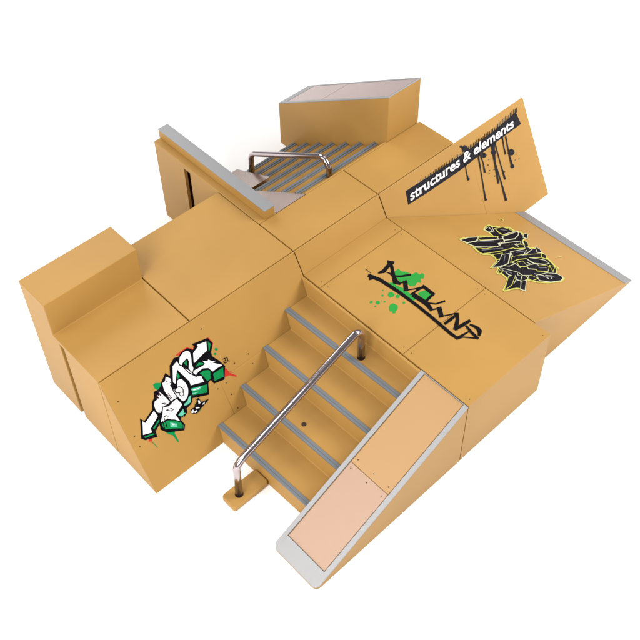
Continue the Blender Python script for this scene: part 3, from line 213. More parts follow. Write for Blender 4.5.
  ('n','s',[(1.7572,-1.0874),(1.8656,-1.0974),(1.9424,-1.1189),(1.9289,-1.1509),(1.7955,-1.1212),(1.6864,-1.1282),(1.7572,-1.0874),(1.7598,-1.0801),(1.8738,-1.0905),(1.9546,-1.113),(1.9331,-1.159),(1.7883,-1.1282),(1.6674,-1.1346),(1.7598,-1.0801)]),
  ('n','f',[(2.0826,-1.0191),(2.0927,-1.0588),(1.958,-1.056)]),
  ('n','s',[(2.0774,-1.0235),(2.0878,-1.0563),(1.9671,-1.0545),(2.0774,-1.0235),(2.0878,-1.0147),(2.0976,-1.0614),(1.9488,-1.0574),(2.0878,-1.0147)]),
  ('n','f',[(1.894,-1.1026),(2.0731,-1.1461),(2.1234,-1.1638),(2.0856,-1.1902),(1.9647,-1.1571)]),
  ('n','s',[(1.8992,-1.1049),(2.0685,-1.1495),(2.1154,-1.166),(2.0869,-1.186),(1.9695,-1.1539),(1.8992,-1.1049),(1.8889,-1.1003),(2.0777,-1.1427),(2.1313,-1.1616),(2.0843,-1.1945),(1.9599,-1.1603),(1.8889,-1.1003)]),
  ('n','f',[(1.8944,-1.1419),(2.0018,-1.2096),(2.0607,-1.2602),(2.0545,-1.2972),(2.0021,-1.2879),(1.9104,-1.2352)]),
  ('n','s',[(1.897,-1.1456),(1.9967,-1.2127),(2.055,-1.2628),(2.0513,-1.2937),(2.0067,-1.2846),(1.9157,-1.2324),(1.897,-1.1456),(1.8917,-1.1381),(2.0069,-1.2066),(2.0664,-1.2577),(2.0577,-1.3007),(1.9975,-1.2911),(1.905,-1.2379),(1.8917,-1.1381)]),
  ('n','f',[(1.7304,-1.1699),(1.7956,-1.1743),(1.7729,-1.2427),(1.7019,-1.2167)]),
  ('n','s',[(1.7325,-1.1737),(1.7898,-1.1776),(1.7709,-1.2387),(1.7079,-1.2141),(1.7325,-1.1737),(1.7283,-1.1662),(1.8014,-1.1711),(1.7749,-1.2468),(1.696,-1.2193),(1.7283,-1.1662)]),
  ('n','f',[(1.7848,-1.2471),(1.8955,-1.2587),(1.8988,-1.2889),(1.8361,-1.3137),(1.7617,-1.2767)]),
  ('n','s',[(1.7861,-1.251),(1.8901,-1.2619),(1.893,-1.2884),(1.8392,-1.3098),(1.7678,-1.2743),(1.7861,-1.251),(1.7835,-1.2432),(1.9008,-1.2555),(1.9045,-1.2893),(1.8331,-1.3176),(1.7556,-1.279),(1.7835,-1.2432)]),
  ('n','f',[(1.8568,-1.2926),(1.9778,-1.3178),(1.9962,-1.3439),(1.9206,-1.3832),(1.8216,-1.3368)]),
  ('n','s',[(1.8577,-1.297),(1.9728,-1.3209),(1.9895,-1.3446),(1.9231,-1.3791),(1.8278,-1.3345),(1.8577,-1.297),(1.8559,-1.2883),(1.9828,-1.3147),(2.0029,-1.3432),(1.9182,-1.3873),(1.8154,-1.3391),(1.8559,-1.2883)]),
  ('n','f',[(1.7345,-1.3983),(1.864,-1.4095),(1.9633,-1.4563),(1.9757,-1.5179),(1.9129,-1.5411),(1.7853,-1.5144),(1.6927,-1.453)]),
  ('n','s',[(1.736,-1.402),(1.8598,-1.4127),(1.958,-1.459),(1.9698,-1.5175),(1.9152,-1.5376),(1.7897,-1.5114),(1.6985,-1.4509),(1.736,-1.402),(1.733,-1.3946),(1.8682,-1.4063),(1.9686,-1.4536),(1.9817,-1.5184),(1.9106,-1.5446),(1.7809,-1.5175),(1.6869,-1.455),(1.733,-1.3946)]),
  ('n','f',[(1.6099,-1.3604),(1.6645,-1.3719),(1.68,-1.4241),(1.6086,-1.4245)]),
  ('n','s',[(1.6131,-1.3637),(1.6596,-1.3748),(1.6751,-1.4218),(1.6137,-1.4212),(1.6131,-1.3637),(1.6066,-1.3572),(1.6695,-1.3689),(1.6849,-1.4264),(1.6035,-1.4277),(1.6066,-1.3572)]),
  ('n','f',[(1.4761,-1.4009),(1.5237,-1.4101),(1.3834,-1.4993),(1.3663,-1.4748)]),
  ('n','s',[(1.4751,-1.4045),(1.5156,-1.4124),(1.3864,-1.4946),(1.372,-1.4739),(1.4751,-1.4045),(1.477,-1.3973),(1.5318,-1.4079),(1.3804,-1.5041),(1.3606,-1.4757),(1.477,-1.3973)]),
  ('n','f',[(2.0329,-1.338),(2.0576,-1.3665),(1.9903,-1.3995)]),
  ('n','s',[(2.0324,-1.3432),(2.0505,-1.3672),(1.9979,-1.3936),(2.0324,-1.3432),(2.0335,-1.3329),(2.0647,-1.3658),(1.9827,-1.4054),(2.0335,-1.3329)]),
  ('n','f',[(1.5267,-1.3197),(1.5443,-1.3448),(1.4836,-1.3766),(1.4662,-1.3517)]),
  ('n','s',[(1.5232,-1.3243),(1.538,-1.3453),(1.487,-1.3721),(1.4723,-1.3511),(1.5232,-1.3243),(1.5301,-1.3152),(1.5506,-1.3442),(1.4802,-1.381),(1.46,-1.3522),(1.5301,-1.3152)]),
  ('n','f',[(2.1522,-0.9308),(2.1688,-0.9569),(2.1168,-1.0106),(2.089,-1.0011)]),
  ('n','s',[(2.1503,-0.9367),(2.1624,-0.9588),(2.1171,-1.0056),(2.0959,-0.9983),(2.1503,-0.9367),(2.1541,-0.9249),(2.1751,-0.955),(2.1165,-1.0156),(2.082,-1.0038),(2.1541,-0.9249)]),
  ('n','f',[(2.181,-1.0631),(2.1904,-1.0967),(2.1614,-1.1371),(2.133,-1.1171)]),
  ('n','s',[(2.1786,-1.069),(2.1844,-1.0985),(2.1616,-1.132),(2.1395,-1.1148),(2.1786,-1.069),(2.1834,-1.0571),(2.1964,-1.0949),(2.1613,-1.1422),(2.1265,-1.1193),(2.1834,-1.0571)]),
  ('n','f',[(2.1455,-1.1616),(2.1548,-1.1949),(2.1137,-1.23),(2.095,-1.2035)]),
  ('n','s',[(2.1419,-1.1677),(2.1488,-1.1961),(2.1164,-1.2241),(2.1014,-1.202),(2.1419,-1.1677),(2.149,-1.1555),(2.1609,-1.1936),(2.1111,-1.2358),(2.0886,-1.205),(2.149,-1.1555)]),
  ('n','f',[(2.2901,-0.8416),(2.313,-0.8596),(2.2469,-0.9005),(2.234,-0.8755)]),
  ('n','s',[(2.2868,-0.8468),(2.3052,-0.8613),(2.2512,-0.8947),(2.2408,-0.8745),(2.2868,-0.8468),(2.2934,-0.8365),(2.3208,-0.858),(2.2425,-0.9063),(2.2272,-0.8764),(2.2934,-0.8365)]),
  ('l','s',[(1.7091,-0.697),(1.62,-0.7455),(1.641,-0.7644),(1.7112,-0.7017),(1.6346,-0.7433),(1.651,-0.758)]),
  ('l','s',[(1.9188,-0.7707),(1.891,-0.8076),(1.9286,-0.7694),(1.9007,-0.8062)]),
  ('l','s',[(1.7448,-0.9087),(1.8553,-0.8823),(1.8736,-0.8519),(1.7483,-0.902),(1.849,-0.8778),(1.8633,-0.854)]),
  ('l','s',[(1.9853,-0.9317),(1.9865,-0.9926),(2.0262,-0.9338),(1.9966,-0.9272),(1.9907,-0.9809),(2.0157,-0.9359)]),
  ('l','s',[(2.0223,-0.7701),(2.1596,-0.7726),(2.2442,-0.7675),(2.0299,-0.7626),(2.1669,-0.765),(2.2513,-0.7598)]),
  ('l','s',[(1.795,-1.0246),(1.6111,-1.138),(1.7992,-1.028),(1.6152,-1.1414)]),
  ('l','s',[(1.4987,-1.1467),(1.573,-1.1837),(1.6892,-1.1774),(1.5074,-1.1406),(1.5806,-1.1769),(1.6949,-1.1706)]),
  ('l','s',[(1.6539,-1.1455),(1.6786,-1.1933),(1.6618,-1.2452),(1.6641,-1.1404),(1.6893,-1.189),(1.6721,-1.2423)]),
  ('l','s',[(1.4972,-1.3064),(1.4365,-1.3577),(1.3489,-1.3972),(1.5039,-1.3078),(1.4409,-1.361),(1.3503,-1.4017)]),
  ('l','s',[(1.5716,-1.2832),(1.5672,-1.3397),(1.6328,-1.3643),(1.5478,-1.4016),(1.5818,-1.2796),(1.5775,-1.3343),(1.65,-1.3619),(1.5492,-1.4062)]),
  ('l','s',[(1.7191,-1.3686),(1.788,-1.423),(1.7949,-1.4827),(1.7287,-1.3629),(1.7985,-1.418),(1.8054,-1.4787)]),
  ('l','s',[(1.8107,-1.4316),(1.8718,-1.4639),(1.8245,-1.4904),(1.82,-1.4257),(1.8871,-1.4612),(1.8286,-1.4938)]),
  ('l','s',[(2.0301,-1.0557),(1.8822,-1.1074),(2.0291,-1.0616),(1.8813,-1.1132)]),
  ('l','s',[(2.1244,-0.9308),(2.0508,-1.0129),(2.134,-0.9301),(2.0602,-1.0123)]),
  ('l','s',[(1.8742,-1.166),(1.8686,-1.2242),(1.8753,-1.2474),(1.8851,-1.1621),(1.8795,-1.2198),(1.8861,-1.2426)]),
  ('l','s',[(2.2632,-0.8018),(2.2241,-0.8673),(2.2744,-0.7993),(2.2351,-0.8649)]),
  ('l','s',[(1.8441,-1.2466),(1.8308,-1.2007),(1.8334,-1.2513),(1.8201,-1.2055)]),
  ('l','s',[(2.0254,-0.6192),(1.9618,-0.698),(2.0352,-0.618),(1.9715,-0.6969)]),
  ('s','s',[(1.6415,-0.7773),(1.8077,-0.823),(1.6555,-0.7657),(1.8221,-0.8114)]),
  ('s','s',[(1.5218,-0.8928),(1.6208,-0.9112),(1.7851,-0.9482),(1.5346,-0.8815),(1.634,-0.8999),(1.7989,-0.9368)]),
  ('s','s',[(2.0719,-0.6947),(2.1344,-0.7374),(2.0892,-0.6833),(2.1519,-0.7261)]),
  ('s','s',[(1.8559,-1.0488),(2.0015,-1.0685),(1.8689,-1.0374),(2.0149,-1.057)]),
  ('s','s',[(1.6941,-1.0352),(1.5869,-1.102),(1.7008,-1.0407),(1.5936,-1.1075)]),
  ('s','s',[(1.7658,-1.4363),(1.8808,-1.4898),(1.7806,-1.4265),(1.8959,-1.4801)]),
  ('s','s',[(1.8587,-1.3203),(1.9491,-1.3538),(1.8734,-1.31),(1.9641,-1.3434)]),
  ('s','s',[(1.4471,-1.2219),(1.485,-1.2758),(1.4628,-1.2133),(1.5008,-1.2673)]),
  ('s','s',[(1.8503,-1.1047),(1.9254,-1.1357),(1.8654,-1.094),(1.9408,-1.125)]),
  ('y','s',[(2.2406,-0.5564),(2.2733,-0.5489),(2.2836,-0.5634),(2.2654,-0.589),(2.2457,-0.5481),(2.2844,-0.5392),(2.2978,-0.5579),(2.2772,-0.5868)]),
  ('y','s',[(2.2372,-0.5841),(2.2443,-0.5993),(2.248,-0.5784),(2.2551,-0.5936)]),
  ('y','s',[(2.0809,-1.3761),(2.0584,-1.415),(2.1002,-1.3726),(2.0775,-1.4115)]),
  ('y','s',[(2.2713,-1.272),(2.3121,-1.282),(2.2814,-1.2646),(2.3223,-1.2746)]),
 ],
 'banner': [
  ('b','f',[(1.3426,0.8846),(1.647,0.8776),(2.1137,0.8685),(2.614,0.8825),(2.9775,0.9134),(3.0051,0.7837),(2.5657,0.7741),(2.0596,0.7504),(1.5888,0.7536),(1.3207,0.7637)]),
  ('b','f',[(1.5167,0.8725),(1.5287,0.871),(1.5358,0.8938),(1.5291,0.8949)]),
  ('b','f',[(1.5386,0.872),(1.5506,0.8705),(1.5589,0.8957),(1.5521,0.8968)]),
  ('b','f',[(1.5606,0.8715),(1.5726,0.8699),(1.5804,0.8942),(1.5736,0.8953)]),
  ('b','f',[(1.5826,0.871),(1.5947,0.8694),(1.6033,0.8956),(1.5965,0.8967)]),
  ('b','f',[(1.6046,0.8704),(1.6167,0.8689),(1.6256,0.8956),(1.6188,0.8967)]),
  ('b','f',[(1.6267,0.8699),(1.6389,0.8684),(1.6459,0.8912),(1.6391,0.8923)]),
  ('b','f',[(1.6489,0.8694),(1.6611,0.8679),(1.668,0.8905),(1.6611,0.8916)]),
  ('b','f',[(1.6712,0.869),(1.6834,0.8675),(1.6934,0.8967),(1.6865,0.8978)]),
  ('b','f',[(1.6935,0.8686),(1.7057,0.867),(1.7137,0.892),(1.7068,0.8931)]),
  ('b','f',[(1.7158,0.8681),(1.7281,0.8666),(1.7361,0.8916),(1.7292,0.8927)]),
  ('b','f',[(1.7382,0.8677),(1.7505,0.8661),(1.7615,0.8977),(1.7546,0.8988)]),
  ('b','f',[(1.7607,0.8672),(1.773,0.8657),(1.7821,0.8932),(1.7752,0.8943)]),
  ('b','f',[(1.7832,0.8668),(1.7955,0.8652),(1.8062,0.8962),(1.7992,0.8973)]),
  ('b','f',[(1.8057,0.8663),(1.8181,0.8648),(1.8275,0.8929),(1.8205,0.894)]),
  ('b','f',[(1.8283,0.8659),(1.8408,0.8643),(1.8509,0.8942),(1.8439,0.8953)]),
  ('b','f',[(1.851,0.8654),(1.8635,0.8639),(1.8717,0.8897),(1.8647,0.8908)]),
  ('b','f',[(1.8737,0.865),(1.8862,0.8634),(1.8965,0.8939),(1.8895,0.895)]),
  ('b','f',[(1.8965,0.8645),(1.909,0.863),(1.9205,0.8959),(1.9134,0.897)]),
  ('b','f',[(1.9422,0.8636),(1.9548,0.8621),(1.965,0.8924),(1.9579,0.8935)]),
  ('b','f',[(1.9651,0.8632),(1.9777,0.8616),(1.989,0.8944),(1.9819,0.8955)]),
  ('b','f',[(1.9881,0.8627),(2.0007,0.8611),(2.0119,0.8935),(2.0048,0.8947)]),
  ('b','f',[(2.0112,0.8623),(2.0238,0.8607),(2.0322,0.8873),(2.0251,0.8885)]),
  ('b','f',[(2.0343,0.8618),(2.0469,0.8602),(2.0587,0.8942),(2.0516,0.8953)]),
  ('b','f',[(2.0574,0.8613),(2.0701,0.8598),(2.0812,0.8923),(2.0741,0.8934)]),
  ('b','f',[(2.0806,0.8609),(2.0934,0.8593),(2.1032,0.8891),(2.096,0.8903)]),
  ('b','f',[(2.1039,0.8604),(2.1167,0.8588),(2.1252,0.8861),(2.1181,0.8872)]),
  ('b','f',[(2.1277,0.8611),(2.1405,0.8595),(2.1533,0.8959),(2.1461,0.8971)]),
  ('b','f',[(2.1516,0.8617),(2.1644,0.8602),(2.1754,0.8927),(2.1681,0.8938)]),
  ('b','f',[(2.1755,0.8624),(2.1884,0.8608),(2.2007,0.8963),(2.1934,0.8975)]),
  ('b','f',[(2.1995,0.863),(2.2124,0.8615),(2.2257,0.8991),(2.2184,0.9003)]),
  ('b','f',[(2.2235,0.8637),(2.2365,0.8621),(2.249,0.8983),(2.2417,0.8994)]),
  ('b','f',[(2.2476,0.8644),(2.2606,0.8628),(2.2743,0.9017),(2.267,0.9028)]),
  ('b','f',[(2.2718,0.865),(2.2848,0.8634),(2.2959,0.8965),(2.2886,0.8977)]),
  ('b','f',[(2.296,0.8657),(2.309,0.8641),(2.3224,0.9023),(2.3151,0.9034)]),
  ('b','f',[(2.3203,0.8664),(2.3333,0.8648),(2.3449,0.899),(2.3375,0.9002)]),
  ('b','f',[(2.3446,0.867),(2.3577,0.8654),(2.3721,0.906),(2.3647,0.9071)]),
  ('b','f',[(2.369,0.8677),(2.3821,0.8661),(2.3963,0.9063),(2.3889,0.9074)]),
  ('b','f',[(2.3934,0.8684),(2.4066,0.8668),(2.4165,0.8976),(2.4091,0.8988)]),
  ('b','f',[(2.4179,0.869),(2.4311,0.8674),(2.4413,0.899),(2.4339,0.9002)]),
  ('b','f',[(2.4425,0.8697),(2.4557,0.8681),(2.4665,0.901),(2.459,0.9021)]),
  ('b','f',[(2.4671,0.8704),(2.4804,0.8688),(2.4956,0.9116),(2.4881,0.9127)]),
  ('b','f',[(2.4917,0.8711),(2.5051,0.8695),(2.5173,0.9057),(2.5098,0.9069)]),
  ('b','f',[(2.5165,0.8717),(2.5298,0.8701),(2.5433,0.9092),(2.5358,0.9104)]),
  ('b','f',[(2.5413,0.8724),(2.5546,0.8708),(2.5663,0.9059),(2.5587,0.907)]),
  ('b','f',[(2.5661,0.8731),(2.5795,0.8715),(2.5925,0.9096),(2.5849,0.9108)]),
  ('b','f',[(2.591,0.8738),(2.6044,0.8722),(2.6168,0.9089),(2.6092,0.9101)]),
  ('b','f',[(2.6163,0.8752),(2.6298,0.8736),(2.642,0.9102),(2.6344,0.9113)]),
  ('b','f',[(2.642,0.8774),(2.6555,0.8758),(2.6693,0.9159),(2.6617,0.9171)]),
  ('b','f',[(2.6677,0.8796),(2.6813,0.878),(2.6952,0.9184),(2.6875,0.9196)]),
  ('b','f',[(2.6935,0.8818),(2.7071,0.8801),(2.7231,0.9255),(2.7155,0.9267)]),
  ('b','f',[(2.7194,0.8839),(2.733,0.8823),(2.7477,0.9249),(2.7401,0.926)]),
  ('b','f',[(2.7453,0.8861),(2.759,0.8845),(2.7754,0.931),(2.7677,0.9322)]),
  ('b','f',[(2.7713,0.8883),(2.785,0.8867),(2.8011,0.9325),(2.7934,0.9337)]),
  ('b','f',[(2.7973,0.8905),(2.811,0.8889),(2.8282,0.9371),(2.8204,0.9383)]),
  ('b','f',[(2.8234,0.8928),(2.8372,0.8912),(2.8523,0.9349),(2.8446,0.9361)]),
  ('b','f',[(2.8496,0.895),(2.8634,0.8934),(2.8752,0.9297),(2.8674,0.9309)]),
  ('b','f',[(2.8758,0.8972),(2.8896,0.8956),(2.9063,0.9429),(2.8985,0.9441)]),
  ('b','f',[(2.9021,0.8994),(2.916,0.8978),(2.9334,0.9472),(2.9256,0.9483)]),
  ('b','f',[(2.9284,0.9017),(2.9423,0.9001),(2.9595,0.9489),(2.9517,0.95)]),
  ('b','f',[(2.9548,0.9039),(2.9688,0.9023),(2.9838,0.9461),(2.9759,0.9473)]),
  ('b','f',[(2.9804,0.9042),(2.9944,0.9026),(3.0105,0.9491),(3.0027,0.9502)]),
  ('b','s',[(2.1355,0.8101),(2.1156,0.7085),(2.102,0.626),(2.1507,0.8047),(2.1258,0.7052),(2.1251,0.6192)]),
  ('b','s',[(2.3195,0.7911),(2.2963,0.6241),(2.2682,0.4833),(2.241,0.3566),(2.3403,0.7844),(2.3093,0.6197),(2.2839,0.4778),(2.2659,0.3477)]),
  ('b','s',[(2.3441,0.7957),(2.3563,0.6831),(2.3341,0.5953),(2.365,0.7915),(2.3695,0.6795),(2.3603,0.5864)]),
  ('b','s',[(2.5265,0.8015),(2.4952,0.5754),(2.4706,0.4204),(2.5821,0.7818),(2.5112,0.5699),(2.4961,0.412)]),
  ('b','s',[(2.5799,0.7914),(2.5758,0.5821),(2.5716,0.4121),(2.5961,0.7872),(2.588,0.5789),(2.5975,0.4055)]),
  ('b','s',[(2.5036,0.6623),(2.5145,0.4099),(2.5003,0.2274),(2.5224,0.658),(2.5308,0.4056),(2.5331,0.2177)]),
  ('b','s',[(2.6961,0.7839),(2.6799,0.6891),(2.6727,0.6212),(2.7123,0.7786),(2.6949,0.6845),(2.6932,0.6154)]),
  ('b','s',[(2.7424,0.7744),(2.7212,0.604),(2.7089,0.4662),(2.7601,0.7689),(2.7377,0.5992),(2.7449,0.4564)]),
  ('b','f',[(2.2308,0.8815),(2.2195,0.8706),(2.1923,0.8657),(2.1689,0.8779),(2.1488,0.8921),(2.1474,0.9107),(2.1487,0.9267),(2.1714,0.932),(2.1943,0.9327),(2.2157,0.9159),(2.2253,0.9013)]),
  ('b','f',[(2.4362,0.724),(2.4192,0.7166),(2.406,0.7151),(2.3851,0.721),(2.3714,0.7334),(2.3633,0.7492),(2.3719,0.7603),(2.3856,0.7686),(2.4029,0.7619),(2.4221,0.7519),(2.4311,0.7405)]),
  ('b','f',[(2.5688,0.6921),(2.5582,0.6821),(2.5358,0.6807),(2.5178,0.6878),(2.5059,0.7012),(2.4989,0.7157),(2.5028,0.7299),(2.5182,0.7333),(2.5367,0.7296),(2.5571,0.7218),(2.568,0.706)]),
  ('b','f',[(2.8106,0.5825),(2.7905,0.572),(2.7732,0.571),(2.7469,0.5802),(2.7277,0.5952),(2.7146,0.6157),(2.7284,0.6287),(2.7449,0.6345),(2.7724,0.6365),(2.7959,0.6199),(2.8092,0.6033)]),
  ('b','f',[(2.7554,0.467),(2.7486,0.4579),(2.7339,0.4567),(2.7205,0.4637),(2.7072,0.4735),(2.7008,0.4867),(2.7052,0.4966),(2.7178,0.4981),(2.7352,0.4986),(2.7486,0.4875),(2.7562,0.4787)]),
  ('b','f',[(2.1356,0.6283),(2.1305,0.6227),(2.1202,0.6221),(2.1102,0.6263),(2.103,0.6328),(2.0995,0.6411),(2.1022,0.6481),(2.1095,0.6511),(2.1211,0.6502),(2.1297,0.6424),(2.1336,0.6361)]),
  ('b','f',[(2.5419,0.2267),(2.534,0.223),(2.5269,0.2228),(2.5154,0.2253),(2.5079,0.2323),(2.5038,0.2414),(2.5068,0.2471),(2.5152,0.2505),(2.5253,0.2468),(2.5343,0.2422),(2.5395,0.2358)]),
  ('b','f',[(2.2749,0.3519),(2.2693,0.3487),(2.2619,0.3476),(2.252,0.3499),(2.2457,0.3576),(2.242,0.3643),(2.2454,0.37),(2.252,0.3722),(2.2615,0.3713),(2.2696,0.3649),(2.2742,0.3583)]),
  ('b','f',[(2.1609,0.9341),(2.1565,0.9295),(2.1486,0.9282),(2.1401,0.9319),(2.1334,0.9383),(2.1329,0.9438),(2.1339,0.9494),(2.141,0.9515),(2.1491,0.9515),(2.1569,0.946),(2.1601,0.9412)]),
  ('b','f',[(2.4535,0.6724),(2.4516,0.6706),(2.4486,0.6707),(2.4443,0.6711),(2.4419,0.6743),(2.4401,0.6771),(2.442,0.6792),(2.4442,0.6806),(2.4482,0.6794),(2.4517,0.6773),(2.4542,0.6748)]),
  ('b','f',[(2.4241,0.6313),(2.4211,0.6291),(2.4168,0.629),(2.4127,0.6305),(2.4094,0.6338),(2.4071,0.6375),(2.4094,0.6396),(2.4132,0.6414),(2.4172,0.641),(2.4208,0.6384),(2.4234,0.6348)]),
  ('b','f',[(2.4222,0.5772),(2.4192,0.5761),(2.4164,0.5757),(2.4122,0.5766),(2.4096,0.5793),(2.4078,0.5824),(2.41,0.5844),(2.4126,0.5859),(2.4161,0.585),(2.4198,0.583),(2.4218,0.5802)]),
  ('b','f',[(2.4861,0.5585),(2.4836,0.5568),(2.4791,0.5556),(2.4751,0.5583),(2.4715,0.5602),(2.4694,0.5646),(2.472,0.5666),(2.474,0.5683),(2.4792,0.5676),(2.4834,0.5647),(2.4859,0.5622)]),
  ('b','f',[(2.4678,0.5006),(2.4662,0.4983),(2.4628,0.4982),(2.4592,0.4994),(2.4559,0.5021),(2.4557,0.5049),(2.4563,0.5075),(2.4597,0.5085),(2.463,0.5081),(2.4663,0.5063),(2.4683,0.5029)]),
  ('b','f',[(2.8395,0.5516),(2.8377,0.5502),(2.8352,0.5499),(2.8323,0.5512),(2.8294,0.5528),(2.8289,0.5552),(2.8302,0.5569),(2.8318,0.5581),(2.8353,0.558),(2.838,0.5562),(2.8401,0.5537)]),
  ('b','f',[(2.8533,0.4961),(2.8504,0.4948),(2.847,0.494),(2.843,0.4952),(2.8407,0.498),(2.8393,0.501),(2.8408,0.5032),(2.8436,0.5048),(2.8469,0.5041),(2.8508,0.5017),(2.8526,0.4992)]),
  ('b','f',[(2.7947,0.5117),(2.7932,0.51),(2.79,0.5104),(2.7868,0.5114),(2.7844,0.5135),(2.784,0.5154),(2.7838,0.5177),(2.7865,0.5189),(2.7897,0.5178),(2.7926,0.5166),(2.7942,0.5142)]),
  ('b','f',[(2.6134,0.477),(2.6116,0.4752),(2.6076,0.4754),(2.6037,0.4762),(2.6011,0.479),(2.6002,0.4817),(2.6002,0.4848),(2.6037,0.4856),(2.6074,0.4845),(2.611,0.4828),(2.6129,0.4802)]),
  ('b','f',[(2.4066,0.5559),(2.405,0.5546),(2.4028,0.5543),(2.3997,0.5554),(2.3971,0.5569),(2.3964,0.5596),(2.3967,0.5616),(2.3997,0.5622),(2.4025,0.5621),(2.4051,0.56),(2.4067,0.5577)]),
 ],
}


# ------------------------------------------------------------------ materials
def new_mat(name):
    m = bpy.data.materials.new(name); m.use_nodes = True
    return m, m.node_tree.nodes, m.node_tree.links, m.node_tree.nodes['Principled BSDF']

def plastic(name, col, rough=0.45, vary=0.06, bump=0.12, scale=260.0, spec=0.4):
    m, n, l, p = new_mat(name)
    tc = n.new('ShaderNodeTexCoord')
    big = n.new('ShaderNodeTexNoise'); big.inputs['Scale'].default_value = 22; big.inputs['Detail'].default_value = 3
    fine = n.new('ShaderNodeTexNoise'); fine.inputs['Scale'].default_value = scale * 4; fine.inputs['Detail'].default_value = 2
    l.new(tc.outputs['Object'], big.inputs['Vector']); l.new(tc.outputs['Object'], fine.inputs['Vector'])
    r = n.new('ShaderNodeValToRGB')
    r.color_ramp.elements[0].position = 0.3; r.color_ramp.elements[1].position = 0.7
    a = [c * (1 - vary) for c in col]; b = [min(1, c * (1 + vary)) for c in col]
    r.color_ramp.elements[0].color = (*a, 1); r.color_ramp.elements[1].color = (*b, 1)
    l.new(big.outputs['Fac'], r.inputs['Fac']); l.new(r.outputs['Color'], p.inputs['Base Color'])
    mr = n.new('ShaderNodeMapRange'); mr.inputs['To Min'].default_value = rough - 0.06; mr.inputs['To Max'].default_value = rough + 0.08
    l.new(big.outputs['Fac'], mr.inputs['Value']); l.new(mr.outputs['Result'], p.inputs['Roughness'])
    bp = n.new('ShaderNodeBump'); bp.inputs['Strength'].default_value = bump; bp.inputs['Distance'].default_value = 0.00012
    l.new(fine.outputs['Fac'], bp.inputs['Height']); l.new(bp.outputs['Normal'], p.inputs['Normal'])
    p.inputs['Specular IOR Level'].default_value = spec
    return m

def metal(name, col, rough, met=1.0, bump=0.05, streak=None):
    m, n, l, p = new_mat(name)
    tc = n.new('ShaderNodeTexCoord'); mp = n.new('ShaderNodeMapping')
    mp.inputs['Scale'].default_value = streak or (1, 1, 1)
    nz = n.new('ShaderNodeTexNoise'); nz.inputs['Scale'].default_value = 500; nz.inputs['Detail'].default_value = 4
    l.new(tc.outputs['Object'], mp.inputs['Vector']); l.new(mp.outputs['Vector'], nz.inputs['Vector'])
    mr = n.new('ShaderNodeMapRange'); mr.inputs['To Min'].default_value = max(0.02, rough - 0.06); mr.inputs['To Max'].default_value = rough + 0.08
    l.new(nz.outputs['Fac'], mr.inputs['Value']); l.new(mr.outputs['Result'], p.inputs['Roughness'])
    bp = n.new('ShaderNodeBump'); bp.inputs['Strength'].default_value = bump; bp.inputs['Distance'].default_value = 0.0001
    l.new(nz.outputs['Fac'], bp.inputs['Height']); l.new(bp.outputs['Normal'], p.inputs['Normal'])
    p.inputs['Base Color'].default_value = (*col, 1); p.inputs['Metallic'].default_value = met
    return m

TAN = plastic('tan_plastic', (0.348, 0.193, 0.050), spec=0.22)
GREY = metal('satin_grey_metal', (0.24, 0.24, 0.245), 0.42, 0.35, 0.1)
SILVER = metal('light_metal_frame', (0.29, 0.29, 0.295), 0.42, 0.15, 0.08)
GREYD = plastic('grey_edging', (0.125, 0.14, 0.155), 0.5, 0.08, 0.2)
COPPER = metal('pale_copper_sheet', (0.375, 0.242, 0.165), 0.44, 0.12, 0.03)
SHEET = metal('tan_metal_sheet', (0.385, 0.22, 0.085), 0.45, 0.05, 0.03)
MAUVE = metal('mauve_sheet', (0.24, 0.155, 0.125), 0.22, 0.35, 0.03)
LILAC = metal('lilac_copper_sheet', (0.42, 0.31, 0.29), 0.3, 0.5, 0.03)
CHROME = metal('chrome_tube', (0.45, 0.385, 0.40), 0.14, 1.0, 0.08)
DARK = plastic('painted_recess_shade', (0.03, 0.012, 0.004), 0.7)  # dark colour stands in for shade inside screw recesses and rail holes
INK = {'k': (0.003, 0.003, 0.005), 'K': (0.006, 0.005, 0.006), 'w': (0.62, 0.61, 0.62), 'g': (0.004, 0.19, 0.055), 't': (0.10, 0.42, 0.29),
       'd': (0.03, 0.004, 0.01), 'r': (0.42, 0.03, 0.02), 'G': (0.022, 0.23, 0.038), 'y': (0.42, 0.41, 0.09), 'n': (0.007, 0.006, 0.010),
       'l': (0.48, 0.48, 0.34), 's': (0.10, 0.10, 0.13), 'b': (0.015, 0.015, 0.019)}
INKM = {k: plastic('ink_' + {'k': 'black', 'K': 'brush_black', 'w': 'white', 'g': 'green', 't': 'teal', 'd': 'maroon', 'r': 'red', 'G': 'bright_green',
        'y': 'yellow', 'n': 'night', 'l': 'pale', 's': 'smoke', 'b': 'charcoal'}[k], v, 0.6, 0.08, 0.03, spec=0.05) for k, v in INK.items()}

m, n, l, p = new_mat('white_paper')
nz = n.new('ShaderNodeTexNoise'); nz.inputs['Scale'].default_value = 3.0
r = n.new('ShaderNodeValToRGB'); r.color_ramp.elements[0].color = (0.93, 0.93, 0.93, 1); r.color_ramp.elements[1].color = (0.945, 0.945, 0.945, 1)
l.new(nz.outputs['Fac'], r.inputs['Fac']); l.new(r.outputs['Color'], p.inputs['Base Color'])
p.inputs['Roughness'].default_value = 0.9; p.inputs['Specular IOR Level'].default_value = 0.1
PAPER = m

# ------------------------------------------------------------------ helpers
def V(p): return Vector((p[0] * S, p[1] * S, p[2] * S))

